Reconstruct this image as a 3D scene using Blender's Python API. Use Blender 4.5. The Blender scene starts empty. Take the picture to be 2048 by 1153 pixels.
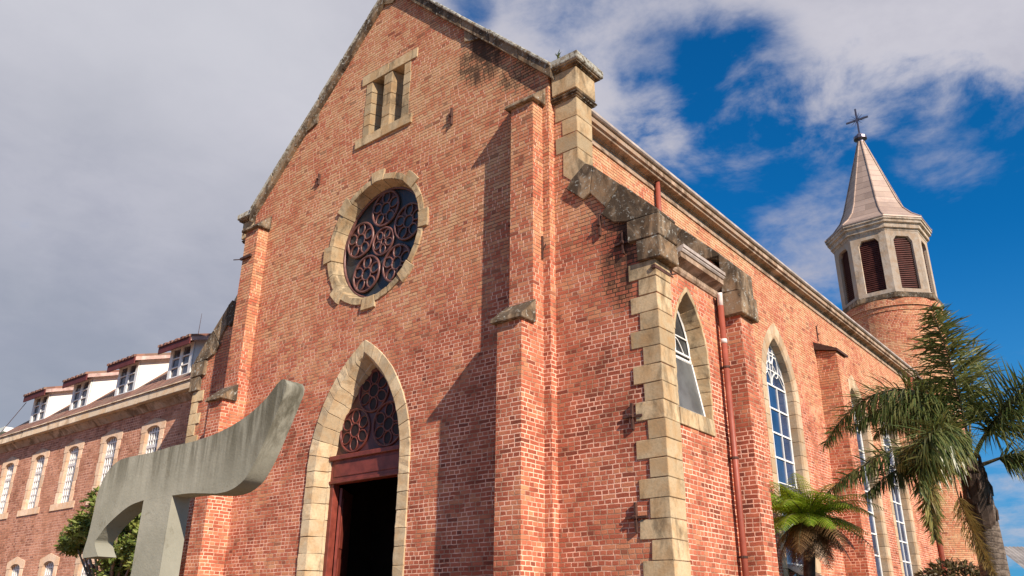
import bpy, bmesh, math, random
from math import sin, cos, pi, sqrt, atan2, radians as R_
from mathutils import Vector, Matrix, noise
from mathutils.geometry import tessellate_polygon
random.seed(7)
sc = bpy.context.scene
col = sc.collection

# ------------------------------------------------------------------ camera
F_PX, YAW, PITCH, ROLL = 1658.0, R_(39.3), R_(22.33), R_(0.506)
fw = Vector((-sin(YAW)*cos(PITCH), cos(YAW)*cos(PITCH), sin(PITCH)))
r0 = Vector((cos(YAW), sin(YAW), 0)); u0 = r0.cross(fw)
rt = r0*cos(ROLL)+u0*sin(ROLL); up = -r0*sin(ROLL)+u0*cos(ROLL)
cd = bpy.data.cameras.new('camera'); cam = bpy.data.objects.new('camera', cd); col.objects.link(cam)
m = Matrix((rt, up, -fw)).transposed().to_4x4(); m.translation = Vector((0, 0, 1.6))
cam.matrix_world = m
cd.sensor_width = 36; cd.lens = F_PX/2048*36; cd.clip_end = 3000; cd.clip_start = .1
sc.camera = cam

# ------------------------------------------------------------------ sun, sky, exposure
SUN = Vector((.824, -.272, .500)).normalized()
sl = bpy.data.lights.new('sun', 'SUN'); so = bpy.data.objects.new('sun', sl); col.objects.link(so)
sl.energy = 5.0; sl.angle = R_(.53); sl.color = (1, .87, .72)
so.rotation_euler = (-SUN).to_track_quat('-Z', 'Y').to_euler()
so.location = SUN*60
sc.view_settings.view_transform = 'Standard'; sc.view_settings.look = 'None'
sc.view_settings.exposure = 0.46; sc.view_settings.gamma = 1


class G:
    """tiny node-graph helper"""
    def __init__(s, tree): s.t = tree; s.n = tree.nodes; s.l = tree.links
    def node(s, typ, **kw):
        n = s.n.new(typ)
        for k, v in kw.items(): setattr(n, k, v)
        return n
    def put(s, sock, v):
        if isinstance(v, (int, float)): sock.default_value = v
        elif isinstance(v, (tuple, list)):
            sock.default_value = tuple(v) if len(v) == len(sock.default_value) else tuple(v)+(1,)
        else: s.l.new(v, sock)
    def m(s, op, a, b=None, c=None, clamp=False):
        n = s.node('ShaderNodeMath', operation=op, use_clamp=clamp)
        for i, v in enumerate((a, b, c)):
            if v is not None: s.put(n.inputs[i], v)
        return n.outputs[0]
    def vm(s, op, a, b=None, out=0):
        n = s.node('ShaderNodeVectorMath', operation=op)
        s.put(n.inputs[0], a)
        if b is not None: s.put(n.inputs[1], b)
        return n.outputs['Value'] if op in ('DOT_PRODUCT', 'LENGTH') else n.outputs[0]
    def xyz(s, v):
        n = s.node('ShaderNodeSeparateXYZ'); s.put(n.inputs[0], v); return n.outputs
    def cxyz(s, x, y, z):
        n = s.node('ShaderNodeCombineXYZ')
        for i, v in enumerate((x, y, z)): s.put(n.inputs[i], v)
        return n.outputs[0]
    def noise(s, vec, scale=5, detail=4, rough=.55, dist=0, dim='3D'):
        n = s.node('ShaderNodeTexNoise', noise_dimensions=dim)
        s.put(n.inputs['Vector'], vec); n.inputs['Scale'].default_value = scale
        n.inputs['Detail'].default_value = detail; n.inputs['Roughness'].default_value = rough
        n.inputs['Distortion'].default_value = dist
        return n.outputs[0]
    def white(s, vec):
        n = s.node('ShaderNodeTexWhiteNoise', noise_dimensions='3D'); s.put(n.inputs['Vector'], vec); return n.outputs[0]
    def mr(s, v, a, b, c=0., d=1., smooth=True):
        n = s.node('ShaderNodeMapRange'); n.interpolation_type = 'SMOOTHSTEP' if smooth else 'LINEAR'
        s.put(n.inputs[0], v)
        for i, x in enumerate((a, b, c, d)): s.put(n.inputs[i+1], x)
        return n.outputs[0]
    def mix(s, f, a, b, mode='MIX'):
        n = s.node('ShaderNodeMix', data_type='RGBA', blend_type=mode)
        s.put(n.inputs[0], f); s.put(n.inputs[6], a); s.put(n.inputs[7], b); return n.outputs[2]
    def ramp(s, f, stops):
        n = s.node('ShaderNodeValToRGB'); s.put(n.inputs[0], f)
        e = n.color_ramp.elements
        while len(e) < len(stops): e.new(.5)
        for el, (p, c) in zip(e, stops): el.position = p; el.color = tuple(c)+(1,)
        return n.outputs[0]


w = bpy.data.worlds.new('World'); sc.world = w; w.use_nodes = True
g = G(w.node_tree); g.n.clear()
sky = g.node('ShaderNodeTexSky', sky_type='NISHITA'); sky.sun_disc = False
sky.sun_elevation = math.asin(SUN.z); sky.sun_rotation = atan2(SUN.x, SUN.y)
sky.air_density = 1.0; sky.dust_density = .3; sky.ozone_density = 3
D = g.node('ShaderNodeTexCoord').outputs['Generated']
dx, dy, dz = g.xyz(D)
h = g.m('ADD', g.m('MAXIMUM', dz, 0), .22)
P = g.cxyz(g.m('DIVIDE', dx, h), g.m('DIVIDE', dy, h), g.m('MULTIPLY', dz, .6))
n1 = g.noise(P, 1.9, 9, .60, .35)
n2 = g.noise(P, 6.5, 8, .62, .25)
n3 = g.noise(g.vm('ADD', P, (3.3, 7.1, .4)), 1.1, 6, .55)
def lobe(d, r):
    d = Vector(d).normalized()
    return g.mr(g.vm('DOT_PRODUCT', D, tuple(d)), cos(r), 1.0)
# a cloud bank fills one side of the sky; the rest is a broken sheet overhead that ends well above the horizon
az = g.m('ADD', g.m('MULTIPLY', dx, -.62), g.m('MULTIPLY', dy, .15))
bank = g.mr(az, .37, .50)
high = g.mr(g.m('ADD', dz, g.m('MULTIPLY', g.m('SUBTRACT', n2, .5), .10)), .485, .60)
cov = g.m('ADD', g.m('MULTIPLY', bank, .75), g.m('MULTIPLY', high, .44))
for d_, r_, k_ in (((-.29, .765, .575), .10, -.32), ((-.37, .72, .585), .085, -.28), ((-.53, .55, .652), .05, -.3), ((-.14, .81, .57), .2, .20), ((-.27, .89, .41), .10, .24), ((-.345, .785, .515), .10, .15), ((-.41, .73, .55), .10, .18), ((-.02, .86, .53), .2, .12)):
    cov = g.m('ADD', cov, g.m('MULTIPLY', lobe(d_, r_), k_))
lowc = g.mr(g.m('ABSOLUTE', g.m('SUBTRACT', dz, .10)), .02, .13, .30, 0)
dens = g.m('ADD', g.m('ADD', g.m('MULTIPLY', n1, .9), g.m('MULTIPLY', g.m('SUBTRACT', n2, .5), .85)), g.m('ADD', cov, lowc))
mask = g.mr(dens, .60, 1.08)
blue = g.mix(1, sky.outputs[0], (.03, .56, .95), 'MULTIPLY')
blue = g.mix(g.mr(dz, .02, .42, .78, 0), blue, (.75, 2.35, 4.4))
shade = g.mr(g.m('ADD', g.m('ADD', g.m('MULTIPLY', n3, .45), g.m('MULTIPLY', n1, .35)), g.m('MULTIPLY', n2, .35)), .42, .72)
dark = g.m('MULTIPLY', bank, g.mr(g.m('ADD', dz, g.m('MULTIPLY', g.m('SUBTRACT', n3, .5), .5)), .22, .52, 1, 0))
cl = g.mix(shade, (4.9, 4.75, 5.15), (3.5, 3.45, 4.0))
cl = g.mix(g.m('MULTIPLY', bank, g.mr(dz, .40, .62, 0, .7)), cl, (4.75, 4.75, 5.05))
cl = g.mix(g.m('MULTIPLY', dark, .72), cl, (1.95, 2.15, 2.55))
low = g.mr(dz, .05, .24, .75, 0)
cl = g.mix(low, cl, (3.7, 3.9, 4.6))
out = g.mix(g.m('MULTIPLY', mask, .93), blue, cl)
bg = g.node('ShaderNodeBackground'); g.put(bg.inputs[0], out); bg.inputs[1].default_value = .10
g.l.new(bg.outputs[0], g.node('ShaderNodeOutputWorld').inputs[0])


# ------------------------------------------------------------------ materials
def new_mat(name):
    mt = bpy.data.materials.new(name); mt.use_nodes = True
    q = G(mt.node_tree); q.n.clear()
    b = q.node('ShaderNodeBsdfPrincipled'); o = q.node('ShaderNodeOutputMaterial')
    q.l.new(b.outputs[0], o.inputs[0])
    return mt, q, b


def bump(q, b, hgt, strength=.5, dist=.01):
    n = q.node('ShaderNodeBump'); n.inputs['Strength'].default_value = strength; n.inputs['Distance'].default_value = dist
    q.put(n.inputs['Height'], hgt); q.l.new(n.outputs[0], b.inputs['Normal'])


def simple(name, colr, rough=.6, var=.25, scale=6, metal=0, bmp=.15, grime=None, spec=.3):
    mt, q, b = new_mat(name)
    P = q.node('ShaderNodeNewGeometry').outputs['Position']
    n = q.noise(P, scale, 6, .6)
    c0 = tuple(x*(1-var) for x in colr); c1 = tuple(min(1, x*(1+var)) for x in colr)
    c = q.mix(q.mr(n, .3, .7), c0, c1)
    if grime:
        ng = q.noise(q.vm('MULTIPLY', P, (1, 1, .35)), scale*.6, 7, .65, .4)
        c = q.mix(q.mr(ng, .52, .72, 0, grime[1]), c, grime[0])
    q.put(b.inputs['Base Color'], c); b.inputs['Roughness'].default_value = rough
    b.inputs['Metallic'].default_value = metal; b.inputs['Specular IOR Level'].default_value = spec
    if bmp: bump(q, b, q.noise(P, scale*8, 5, .6), bmp, .01)
    return mt


def brick(name, hgt=.0755, length=.25, cyl=None, zshift=(4.8, 9.5), wing=False):
    mt, q, b = new_mat(name)
    ge = q.node('ShaderNodeNewGeometry'); P = ge.outputs['Position']; N = ge.outputs['True Normal']
    x, y, z = q.xyz(P); nx, ny, nz = q.xyz(N)
    if cyl:
        u = q.m('MULTIPLY', q.m('ARCTAN2', q.m('SUBTRACT', y, cyl[1]), q.m('SUBTRACT', x, cyl[0])), cyl[2])
    else:
        sel = q.m('GREATER_THAN', q.m('ABSOLUTE', nx), q.m('ABSOLUTE', ny))
        u = q.m('ADD', q.m('MULTIPLY', sel, y), q.m('MULTIPLY', q.m('SUBTRACT', 1, sel), x))
    wob = q.noise(P, 3.1, 3, .6); wob2 = q.noise(P, 14, 2, .5)
    v = q.m('ADD', z, q.m('MULTIPLY', q.m('SUBTRACT', wob, .5), .03))
    v = q.m('ADD', v, q.m('MULTIPLY', q.m('SUBTRACT', wob2, .5), .009))
    u = q.m('ADD', u, q.m('MULTIPLY', q.m('SUBTRACT', wob2, .5), .016))
    vr = q.m('DIVIDE', v, hgt); row = q.m('FLOOR', vr); fv = q.m('FRACT', vr)
    par = q.m('MODULO', q.m('ABSOLUTE', row), 2)
    L = q.m('MULTIPLY', length, q.m('SUBTRACT', 1, q.m('MULTIPLY', par, .5)))
    sh = q.m('MULTIPLY', q.white(q.cxyz(row, 3.7, 1.1)), length)
    ur = q.m('DIVIDE', q.m('ADD', u, sh), L); cI = q.m('FLOOR', ur); fu = q.m('FRACT', ur)
    rs = q.white(q.cxyz(row, cI, 5.5))
    split = q.m('MULTIPLY', q.m('SUBTRACT', 1, par), q.m('LESS_THAN', rs, .14))
    f2 = q.m('MULTIPLY', fu, 2)
    cI = q.m('ADD', cI, q.m('MULTIPLY', split, q.m('MULTIPLY', q.m('FLOOR', f2), .5)))
    fu = q.m('ADD', q.m('MULTIPLY', q.m('SUBTRACT', 1, split), fu), q.m('MULTIPLY', split, q.m('FRACT', f2)))
    L2 = q.m('MULTIPLY', L, q.m('SUBTRACT', 1, q.m('MULTIPLY', split, .5)))
    du = q.m('MULTIPLY', q.m('MINIMUM', fu, q.m('SUBTRACT', 1, fu)), L2)
    dv = q.m('MULTIPLY', q.m('MINIMUM', fv, q.m('SUBTRACT', 1, fv)), hgt)
    d = q.m('MINIMUM', du, dv)
    fine = q.noise(P, 55, 4, .65)
    d = q.m('ADD', d, q.m('MULTIPLY', q.m('SUBTRACT', fine, .5), .006))
    mort = q.mr(d, .0060, .0110, 1, 0)
    rb = q.white(q.cxyz(row, cI, 9.2)); rb2 = q.white(q.cxyz(cI, row, 2.3))
    big = q.noise(P, .42, 4, .6, .4); mid = q.noise(P, 1.7, 4, .6)
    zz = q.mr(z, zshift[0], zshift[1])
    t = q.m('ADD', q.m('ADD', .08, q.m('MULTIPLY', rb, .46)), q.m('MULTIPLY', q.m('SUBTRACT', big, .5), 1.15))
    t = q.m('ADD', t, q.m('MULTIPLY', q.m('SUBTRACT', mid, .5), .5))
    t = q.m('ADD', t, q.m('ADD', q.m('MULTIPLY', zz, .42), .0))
    if wing:
        st = [(0, (.26, .10, .068)), (.2, (.41, .175, .115)), (.55, (.56, .26, .17)), (.85, (.64, .33, .22)), (1, (.70, .40, .27))]
        mc = (.84, .53, .40)
    else:
        st = [(0, (.21, .045, .026)), (.14, (.37, .082, .045)), (.42, (.53, .145, .080)), (.70, (.64, .275, .142)), (1, (.70, .42, .23))]
        mc = (1.0, .62, .455)
    c = q.ramp(t, st)
    c = q.mix(q.m('MULTIPLY', q.m('SUBTRACT', fine, .35), .5), c, (.62, .36, .25))
    # a few over-burnt bricks
    c = q.mix(q.m('MULTIPLY', q.m('LESS_THAN', rb2, .03), .5), c, (.13, .045, .035))
    mcol = q.mix(q.mr(q.noise(P, 2.2, 5, .6), .40, .64), mc, (.42, .235, .15))
    bed = q.m('LESS_THAN', dv, du)
    mcol = q.mix(q.m('MULTIPLY', q.m('MULTIPLY', zz, bed), .85), mcol, (.20, .095, .055))  # shadow lines of the recessed upper courses, painted into the bed joints
    c = q.mix(mort, c, mcol)
    # weather: dark algae streaks
    stk = q.noise(q.vm('MULTIPLY', P, (2.2, 2.2, .55)), 1.0, 7, .68, .6)
    c = q.mix(q.mr(stk, .62, .82, 0, .5), c, (.13, .07, .045))
    if not wing and not cyl:
        soot = None
        for (bx, by, bz, sx, sz, am) in ((-9.85, 11, 13.1, 1.1, 1.1, 1.0), (-9.9, 11, 13.5, .55, .9, 1.3), (-8.9, 11, 12.2, .9, .6, .8), (-8.7, 11, 11.8, .6, .35, .7), (-6.75, 11, 7.5, .6, 1.4, 1.0), (-6.6, 11, 7.9, .4, .5, 1.2), (-13.0, 11, 12.1, .9, .35, .5), (-11.2, 11, 8.6, .4, .5, .5), (-8.5, 11, 6.2, .5, .4, .5), (-17.5, 11, 6.2, .5, .4, .5), (-7.4, 11, 8.2, .6, .7, .6), (-16.9, 11, 12.7, .5, .5, .45), (-18.9, 11, 8.2, .8, .9, .6), (-13., 11, 7.75, .28, .5, .55), (-9.3, 11, 12.3, .8, .5, .5)):
            e = q.m('ADD', q.m('POWER', q.m('DIVIDE', q.m('SUBTRACT', x, bx), sx), 2.), q.m('POWER', q.m('DIVIDE', q.m('SUBTRACT', z, bz), sz), 2.))
            e = q.m('MULTIPLY', q.mr(e, 0, 1.25, 1, 0), am)
            soot = e if soot is None else q.m('MAXIMUM', soot, e)
        front = q.m('LESS_THAN', y, 11.6)
        sn = q.m('MULTIPLY', q.m('ADD', q.m('ADD', q.m('MULTIPLY', q.noise(q.vm('MULTIPLY', P, (1.6, 1.6, .42)), 3.0, 8, .76, .5), .78), q.m('MULTIPLY', rb, .18)), q.m('MULTIPLY', mort, .22)), soot)
        c = q.mix(q.m('MULTIPLY', q.mr(sn, .26, .58, 0, .92), front), c, (.055, .032, .024))
    q.put(b.inputs['Base Color'], c); b.inputs['Roughness'].default_value = .95
    b.inputs['Diffuse Roughness'].default_value = .35
    b.inputs['Specular IOR Level'].default_value = .12
    hg = q.m('ADD', q.m('MULTIPLY', q.m('SUBTRACT', 1, mort), .9), q.m('ADD', q.m('MULTIPLY', rb2, .7), q.m('MULTIPLY', fine, .55)))
    bump(q, b, hg, .8, .014)
    return mt


def stone(name, base, dirt=.5, dirtcol=(.055, .045, .033), lichen=0., rough=.9, var=.22):
    mt, q, b = new_mat(name)
    ge = q.node('ShaderNodeNewGeometry'); P = ge.outputs['Position']; rnd = ge.outputs['Random Per Island']
    nz = q.xyz(ge.outputs['True Normal'])[2]
    c0 = tuple(x*(1-var) for x in base); c1 = tuple(min(1, x*(1+var)) for x in base)
    c = q.mix(rnd, c0, c1)
    c = q.mix(q.mr(q.noise(P, 3.3, 6, .6, .4), .38, .68, 0, .55), c, (base[0]*.85, base[1]*.62, base[2]*.40))
    c = q.mix(q.mr(q.noise(P, 22, 5, .7), .40, .75, 0, .40), c, tuple(x*.5 for x in base))
    dn = q.noise(q.vm('MULTIPLY', P, (1, 1, .45)), 2.6, 8, .68, .6)
    dn = q.m('ADD', dn, q.m('MULTIPLY', q.m('SUBTRACT', rnd, .5), .14))
    dn = q.m('ADD', dn, q.m('MULTIPLY', q.m('MAXIMUM', nz, 0), .16))
    c = q.mix(q.mr(dn, .62-.30*dirt, .86-.30*dirt, 0, min(.95, .45+dirt*.5)), c, dirtcol)
    if lichen:
        ln = q.noise(P, 11, 6, .75, .3)
        c = q.mix(q.mr(ln, .60-.18*lichen, .66-.14*lichen, 0, .85), c, (.50, .50, .45))
    q.put(b.inputs['Base Color'], c); b.inputs['Roughness'].default_value = rough
    b.inputs['Diffuse Roughness'].default_value = .8
    b.inputs['Specular IOR Level'].default_value = .15
    bump(q, b, q.m('ADD', q.noise(P, 30, 6, .7), q.noise(P, 7, 4, .6)), .35, .015)
    return mt


def glass(name, c=(.02, .028, .04), rough=.06, spec=.9):
    mt, q, b = new_mat(name)
    P = q.node('ShaderNodeNewGeometry').outputs['Position']
    q.put(b.inputs['Base Color'], q.mix(q.mr(q.noise(P, 1.3, 3), .35, .65), c, tuple(x*1.9 for x in c)))
    b.inputs['Roughness'].default_value = rough; b.inputs['Specular IOR Level'].default_value = spec
    bump(q, b, q.noise(P, 2.5, 2), .04, .05)
    return mt


def leafmat(name, c0, c1, c2, trans=.25, rough=.45):
    mt, q, b = new_mat(name)
    ge = q.node('ShaderNodeNewGeometry'); rnd = ge.outputs['Random Per Island']; P = ge.outputs['Position']
    t = q.m('ADD', q.m('MULTIPLY', rnd, .6), q.m('MULTIPLY', q.noise(P, 2.2, 3), .55))
    c = q.ramp(t, [(.15, c0), (.5, c1), (.9, c2)])
    q.put(b.inputs['Base Color'], c); b.inputs['Roughness'].default_value = rough
    b.inputs['Specular IOR Level'].default_value = .35
    tr = q.node('ShaderNodeBsdfTranslucent'); q.put(tr.inputs[0], q.mix(.5, c, (c2[0]*1.3, c2[1]*1.3, c2[2]*.8)))
    mx = q.node('ShaderNodeMixShader'); mx.inputs[0].default_value = trans
    o = [n for n in q.n if n.type == 'OUTPUT_MATERIAL'][0]
    q.l.new(b.outputs[0], mx.inputs[1]); q.l.new(tr.outputs[0], mx.inputs[2]); q.l.new(mx.outputs[0], o.inputs[0])
    return mt


TWX, TWY, TWR = -9.4, 40.0, 2.1
M = dict(
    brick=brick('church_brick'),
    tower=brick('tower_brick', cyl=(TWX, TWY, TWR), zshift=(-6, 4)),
    wing=brick('wing_brick', hgt=.083, length=.24, zshift=(20, 30), wing=True),
    stone=stone('sandstone', (.56, .435, .275), .42),
    door=stone('door_sandstone', (.61, .49, .33), .16),
    pale=stone('pale_stone', (.60, .46, .32), .16),
    coping=stone('coping_stone', (.37, .275, .185), .80, (.035, .026, .02), .22),
    lichen=stone('lichen_stone', (.30, .25, .18), .6, (.04, .034, .028), .9),
    wingstone=stone('wing_stone', (.66, .50, .38), .14),
    wingcor=stone('wing_cornice_stone', (.60, .50, .39), .36, (.07, .055, .04)),
    cornice=stone('cornice_stone', (.54, .41, .315), .66, (.12, .075, .045)),
    belfry=stone('belfry_render', (.60, .51, .42), .40, (.16, .13, .10)),
    concrete=None,
    wood=simple('maroon_wood', (.20, .042, .028), .45, .25, 5, spec=.4),
    tracery=simple('rosewood_tracery', (.16, .068, .056), .38, .3, 7, spec=.5),
    louver=simple('louver_slat', (.10, .030, .024), .6, .3, 3),
    white=simple('white_paint', (.82, .80, .77), .5, .06, 5),
    plaster=simple('white_plaster', (.86, .83, .77), .85, .05, 2, grime=((.42, .33, .26), .35)),
    eave=simple('faded_eave_board', (.50, .33, .29), .7, .3, 4, grime=((.80, .70, .63), .8)),
    fascia=simple('dark_red_fascia', (.13, .030, .028), .6, .2, 3),
    tile=None,
    glass=glass('window_glass', (.015, .035, .085), .05, 1.0),
    darkglass=glass('rose_glass', (.034, .036, .038), .3, .35),
    frost=simple('clouded_glass', (.11, .115, .115), .3, .3, 2, bmp=0, spec=.35),
    wingpane=simple('curtained_glass', (.30, .27, .25), .3, .35, 1.5, bmp=0, spec=.5),
    curtain=glass('dormer_glass', (.05, .05, .065), .1, .7),
    pipe=simple('oxide_red_pipe', (.30, .075, .048), .5, .2, 3, spec=.4),
    pvc=simple('white_pvc', (.75, .66, .62), .5, .1, 5),
    zinc=simple('zinc_gutter', (.44, .37, .33), .75, .25, 3, grime=((.2, .15, .12), .5)),
    iron=simple('rusty_iron', (.075, .035, .026), .75, .35, 12),
    spire=None,
    metal=simple('dark_cross_metal', (.14, .13, .17), .4, .2, 5, metal=.6),
    dark=simple('interior_plaster', (.05, .04, .03), .9, .2, 2),
    floor=simple('interior_floor', (.035, .028, .022), .6, .2, 2),
    roof=simple('slate_roof', (.20, .15, .13), .8, .25, 3),
    frond=leafmat('palm_leaf', (.034, .062, .022), (.080, .115, .036), (.21, .21, .075), .25, .3),
    frondgold=leafmat('golden_palm_leaf', (.08, .095, .024), (.17, .17, .045), (.36, .31, .10), .3, .3),
    fronddry=leafmat('dry_palm_leaf', (.20, .14, .05), (.30, .20, .07), (.38, .28, .11), .25),
    rachis=simple('palm_rachis', (.12, .10, .055), .5, .3, 6),
    fern=leafmat('fern_leaf', (.10, .19, .015), (.22, .38, .03), (.40, .50, .06), .4),
    ferndry=leafmat('dead_fern_leaf', (.06, .032, .016), (.12, .066, .03), (.22, .13, .06), .12),
    trunk=simple('fibrous_trunk', (.075, .05, .038), .95, .4, 9, bmp=.6),
    palmtrunk=None,
    leaf=leafmat('shrub_leaf', (.055, .085, .018), (.14, .19, .04), (.30, .32, .09), .25, .4),
    bush=leafmat('bush_leaf', (.05, .035, .02), (.09, .065, .03), (.12, .10, .04), .2),
    bark=simple('shrub_bark', (.20, .15, .10), .9, .3, 9),
)


def concrete():
    mt, q, b = new_mat('weathered_concrete')
    ge = q.node('ShaderNodeNewGeometry'); P = ge.outputs['Position']; x, y, z = q.xyz(P)
    c = q.mix(q.mr(q.noise(P, 1.6, 6, .6), .35, .68), (.27, .262, .21), (.35, .338, .275))
    c = q.mix(q.mr(q.noise(P, 26, 5, .7), .5, .8, 0, .35), c, (.24, .23, .18))
    st = q.noise(q.vm('MULTIPLY', P, (7, 7, .7)), 1.3, 6, .65, .3)
    topm = q.mr(z, 2.55, 3.3)
    c = q.mix(q.m('MULTIPLY', q.mr(st, .38, .62), q.m('MULTIPLY', topm, .8)), c, (.075, .068, .045))
    c = q.mix(q.mr(q.noise(q.vm('MULTIPLY', P, (9, 9, 1)), 1.1, 5), .6, .8, 0, .3), c, (.40, .40, .35))
    spots = q.noise(q.vm('ADD', P, (5, 2, 9)), 4.3, 6, .7, .5)
    c = q.mix(q.mr(spots, .60, .70, 0, .45), c, (.15, .125, .08))
    q.put(b.inputs['Base Color'], c); b.inputs['Roughness'].default_value = .85
    b.inputs['Diffuse Roughness'].default_value = .8
    b.inputs['Specular IOR Level'].default_value = .2
    bump(q, b, q.m('ADD', q.noise(P, 38, 6, .7), q.m('MULTIPLY', q.noise(P, 6, 4), 1.5)), .3, .012)
    return mt


def rooftile():
    mt, q, b = new_mat('clay_tile')
    P = q.node('ShaderNodeNewGeometry').outputs['Position']; x, y, z = q.xyz(P)
    ux = q.m('DIVIDE', x, .2); uy = q.m('DIVIDE', y, .27)
    wv = q.m('ABSOLUTE', q.m('SINE', q.m('MULTIPLY', ux, pi)))
    sw = q.m('FRACT', uy)
    rb = q.white(q.cxyz(q.m('FLOOR', ux), q.m('FLOOR', uy), .5))
    c = q.mix(rb, (.18, .075, .055), (.34, .17, .12))
    c = q.mix(q.mr(q.noise(P, 1.5, 6, .65), .42, .70, 0, .75), c, (.20, .16, .12))
    q.put(b.inputs['Base Color'], c); b.inputs['Roughness'].default_value = .9
    bump(q, b, q.m('ADD', wv, q.m('MULTIPLY', sw, .5)), .8, .04)
    return mt


def spiremat():
    mt, q, b = new_mat('spire_sheet')
    P = q.node('ShaderNodeNewGeometry').outputs['Position']; x, y, z = q.xyz(P)
    rowf = q.m('DIVIDE', z, .36); fr = q.m('FRACT', rowf)
    seam = q.mr(q.m('MINIMUM', fr, q.m('SUBTRACT', 1, fr)), .02, .07, 1, 0)
    rb = q.white(q.cxyz(q.m('FLOOR', rowf), q.m('FLOOR', q.m('MULTIPLY', q.m('ARCTAN2', q.m('SUBTRACT', y, TWY), q.m('SUBTRACT', x, TWX)), 8/pi/2)), 1))
    c = q.mix(rb, (.33, .235, .185), (.46, .335, .27))
    c = q.mix(q.mr(q.noise(P, 1.8, 6, .65), .45, .72, 0, .5), c, (.24, .17, .15))
    c = q.mix(q.m('MULTIPLY', seam, .55), c, (.16, .10, .085))
    q.put(b.inputs['Base Color'], c); b.inputs['Roughness'].default_value = .55
    b.inputs['Metallic'].default_value = .15
    bump(q, b, q.m('MULTIPLY', seam, -1), .4, .02)
    return mt


def palmtrunk():
    mt, q, b = new_mat('ringed_palm_trunk')
    P = q.node('ShaderNodeNewGeometry').outputs['Position']; x, y, z = q.xyz(P)
    zz = q.m('ADD', z, q.m('MULTIPLY', q.noise(P, 4, 3), .12))
    fr = q.m('FRACT', q.m('DIVIDE', zz, .105))
    ring = q.mr(fr, .62, .95)
    c = q.mix(q.mr(q.noise(P, 7, 6, .7), .35, .7), (.085, .06, .045), (.26, .20, .16))
    c = q.mix(q.m('MULTIPLY', ring, .7), c, (.045, .032, .025))
    q.put(b.inputs['Base Color'], c); b.inputs['Roughness'].default_value = .9
    bump(q, b, q.m('SUBTRACT', q.noise(P, 30, 4), ring), .7, .02)
    return mt


M['concrete'] = concrete(); M['tile'] = rooftile(); M['spire'] = spiremat(); M['palmtrunk'] = palmtrunk()


STONES = [M[k] for k in ('stone', 'door', 'coping', 'lichen', 'wingcor')]
# ------------------------------------------------------------------ objects
def wloc(o):
    v = Vector((0, 0, 0))
    while o is not None:
        v += Vector(o['_w']) if '_w' in o.keys() else Vector((0, 0, 0)); o = None
    return v


def empty(name, loc, label, cat, group=None):
    o = bpy.data.objects.new(name, None); col.objects.link(o); o.location = loc
    o['label'] = label; o['category'] = cat
    if group: o['group'] = group
    WL[o] = Vector(loc)
    return o


WL = {}


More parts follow.
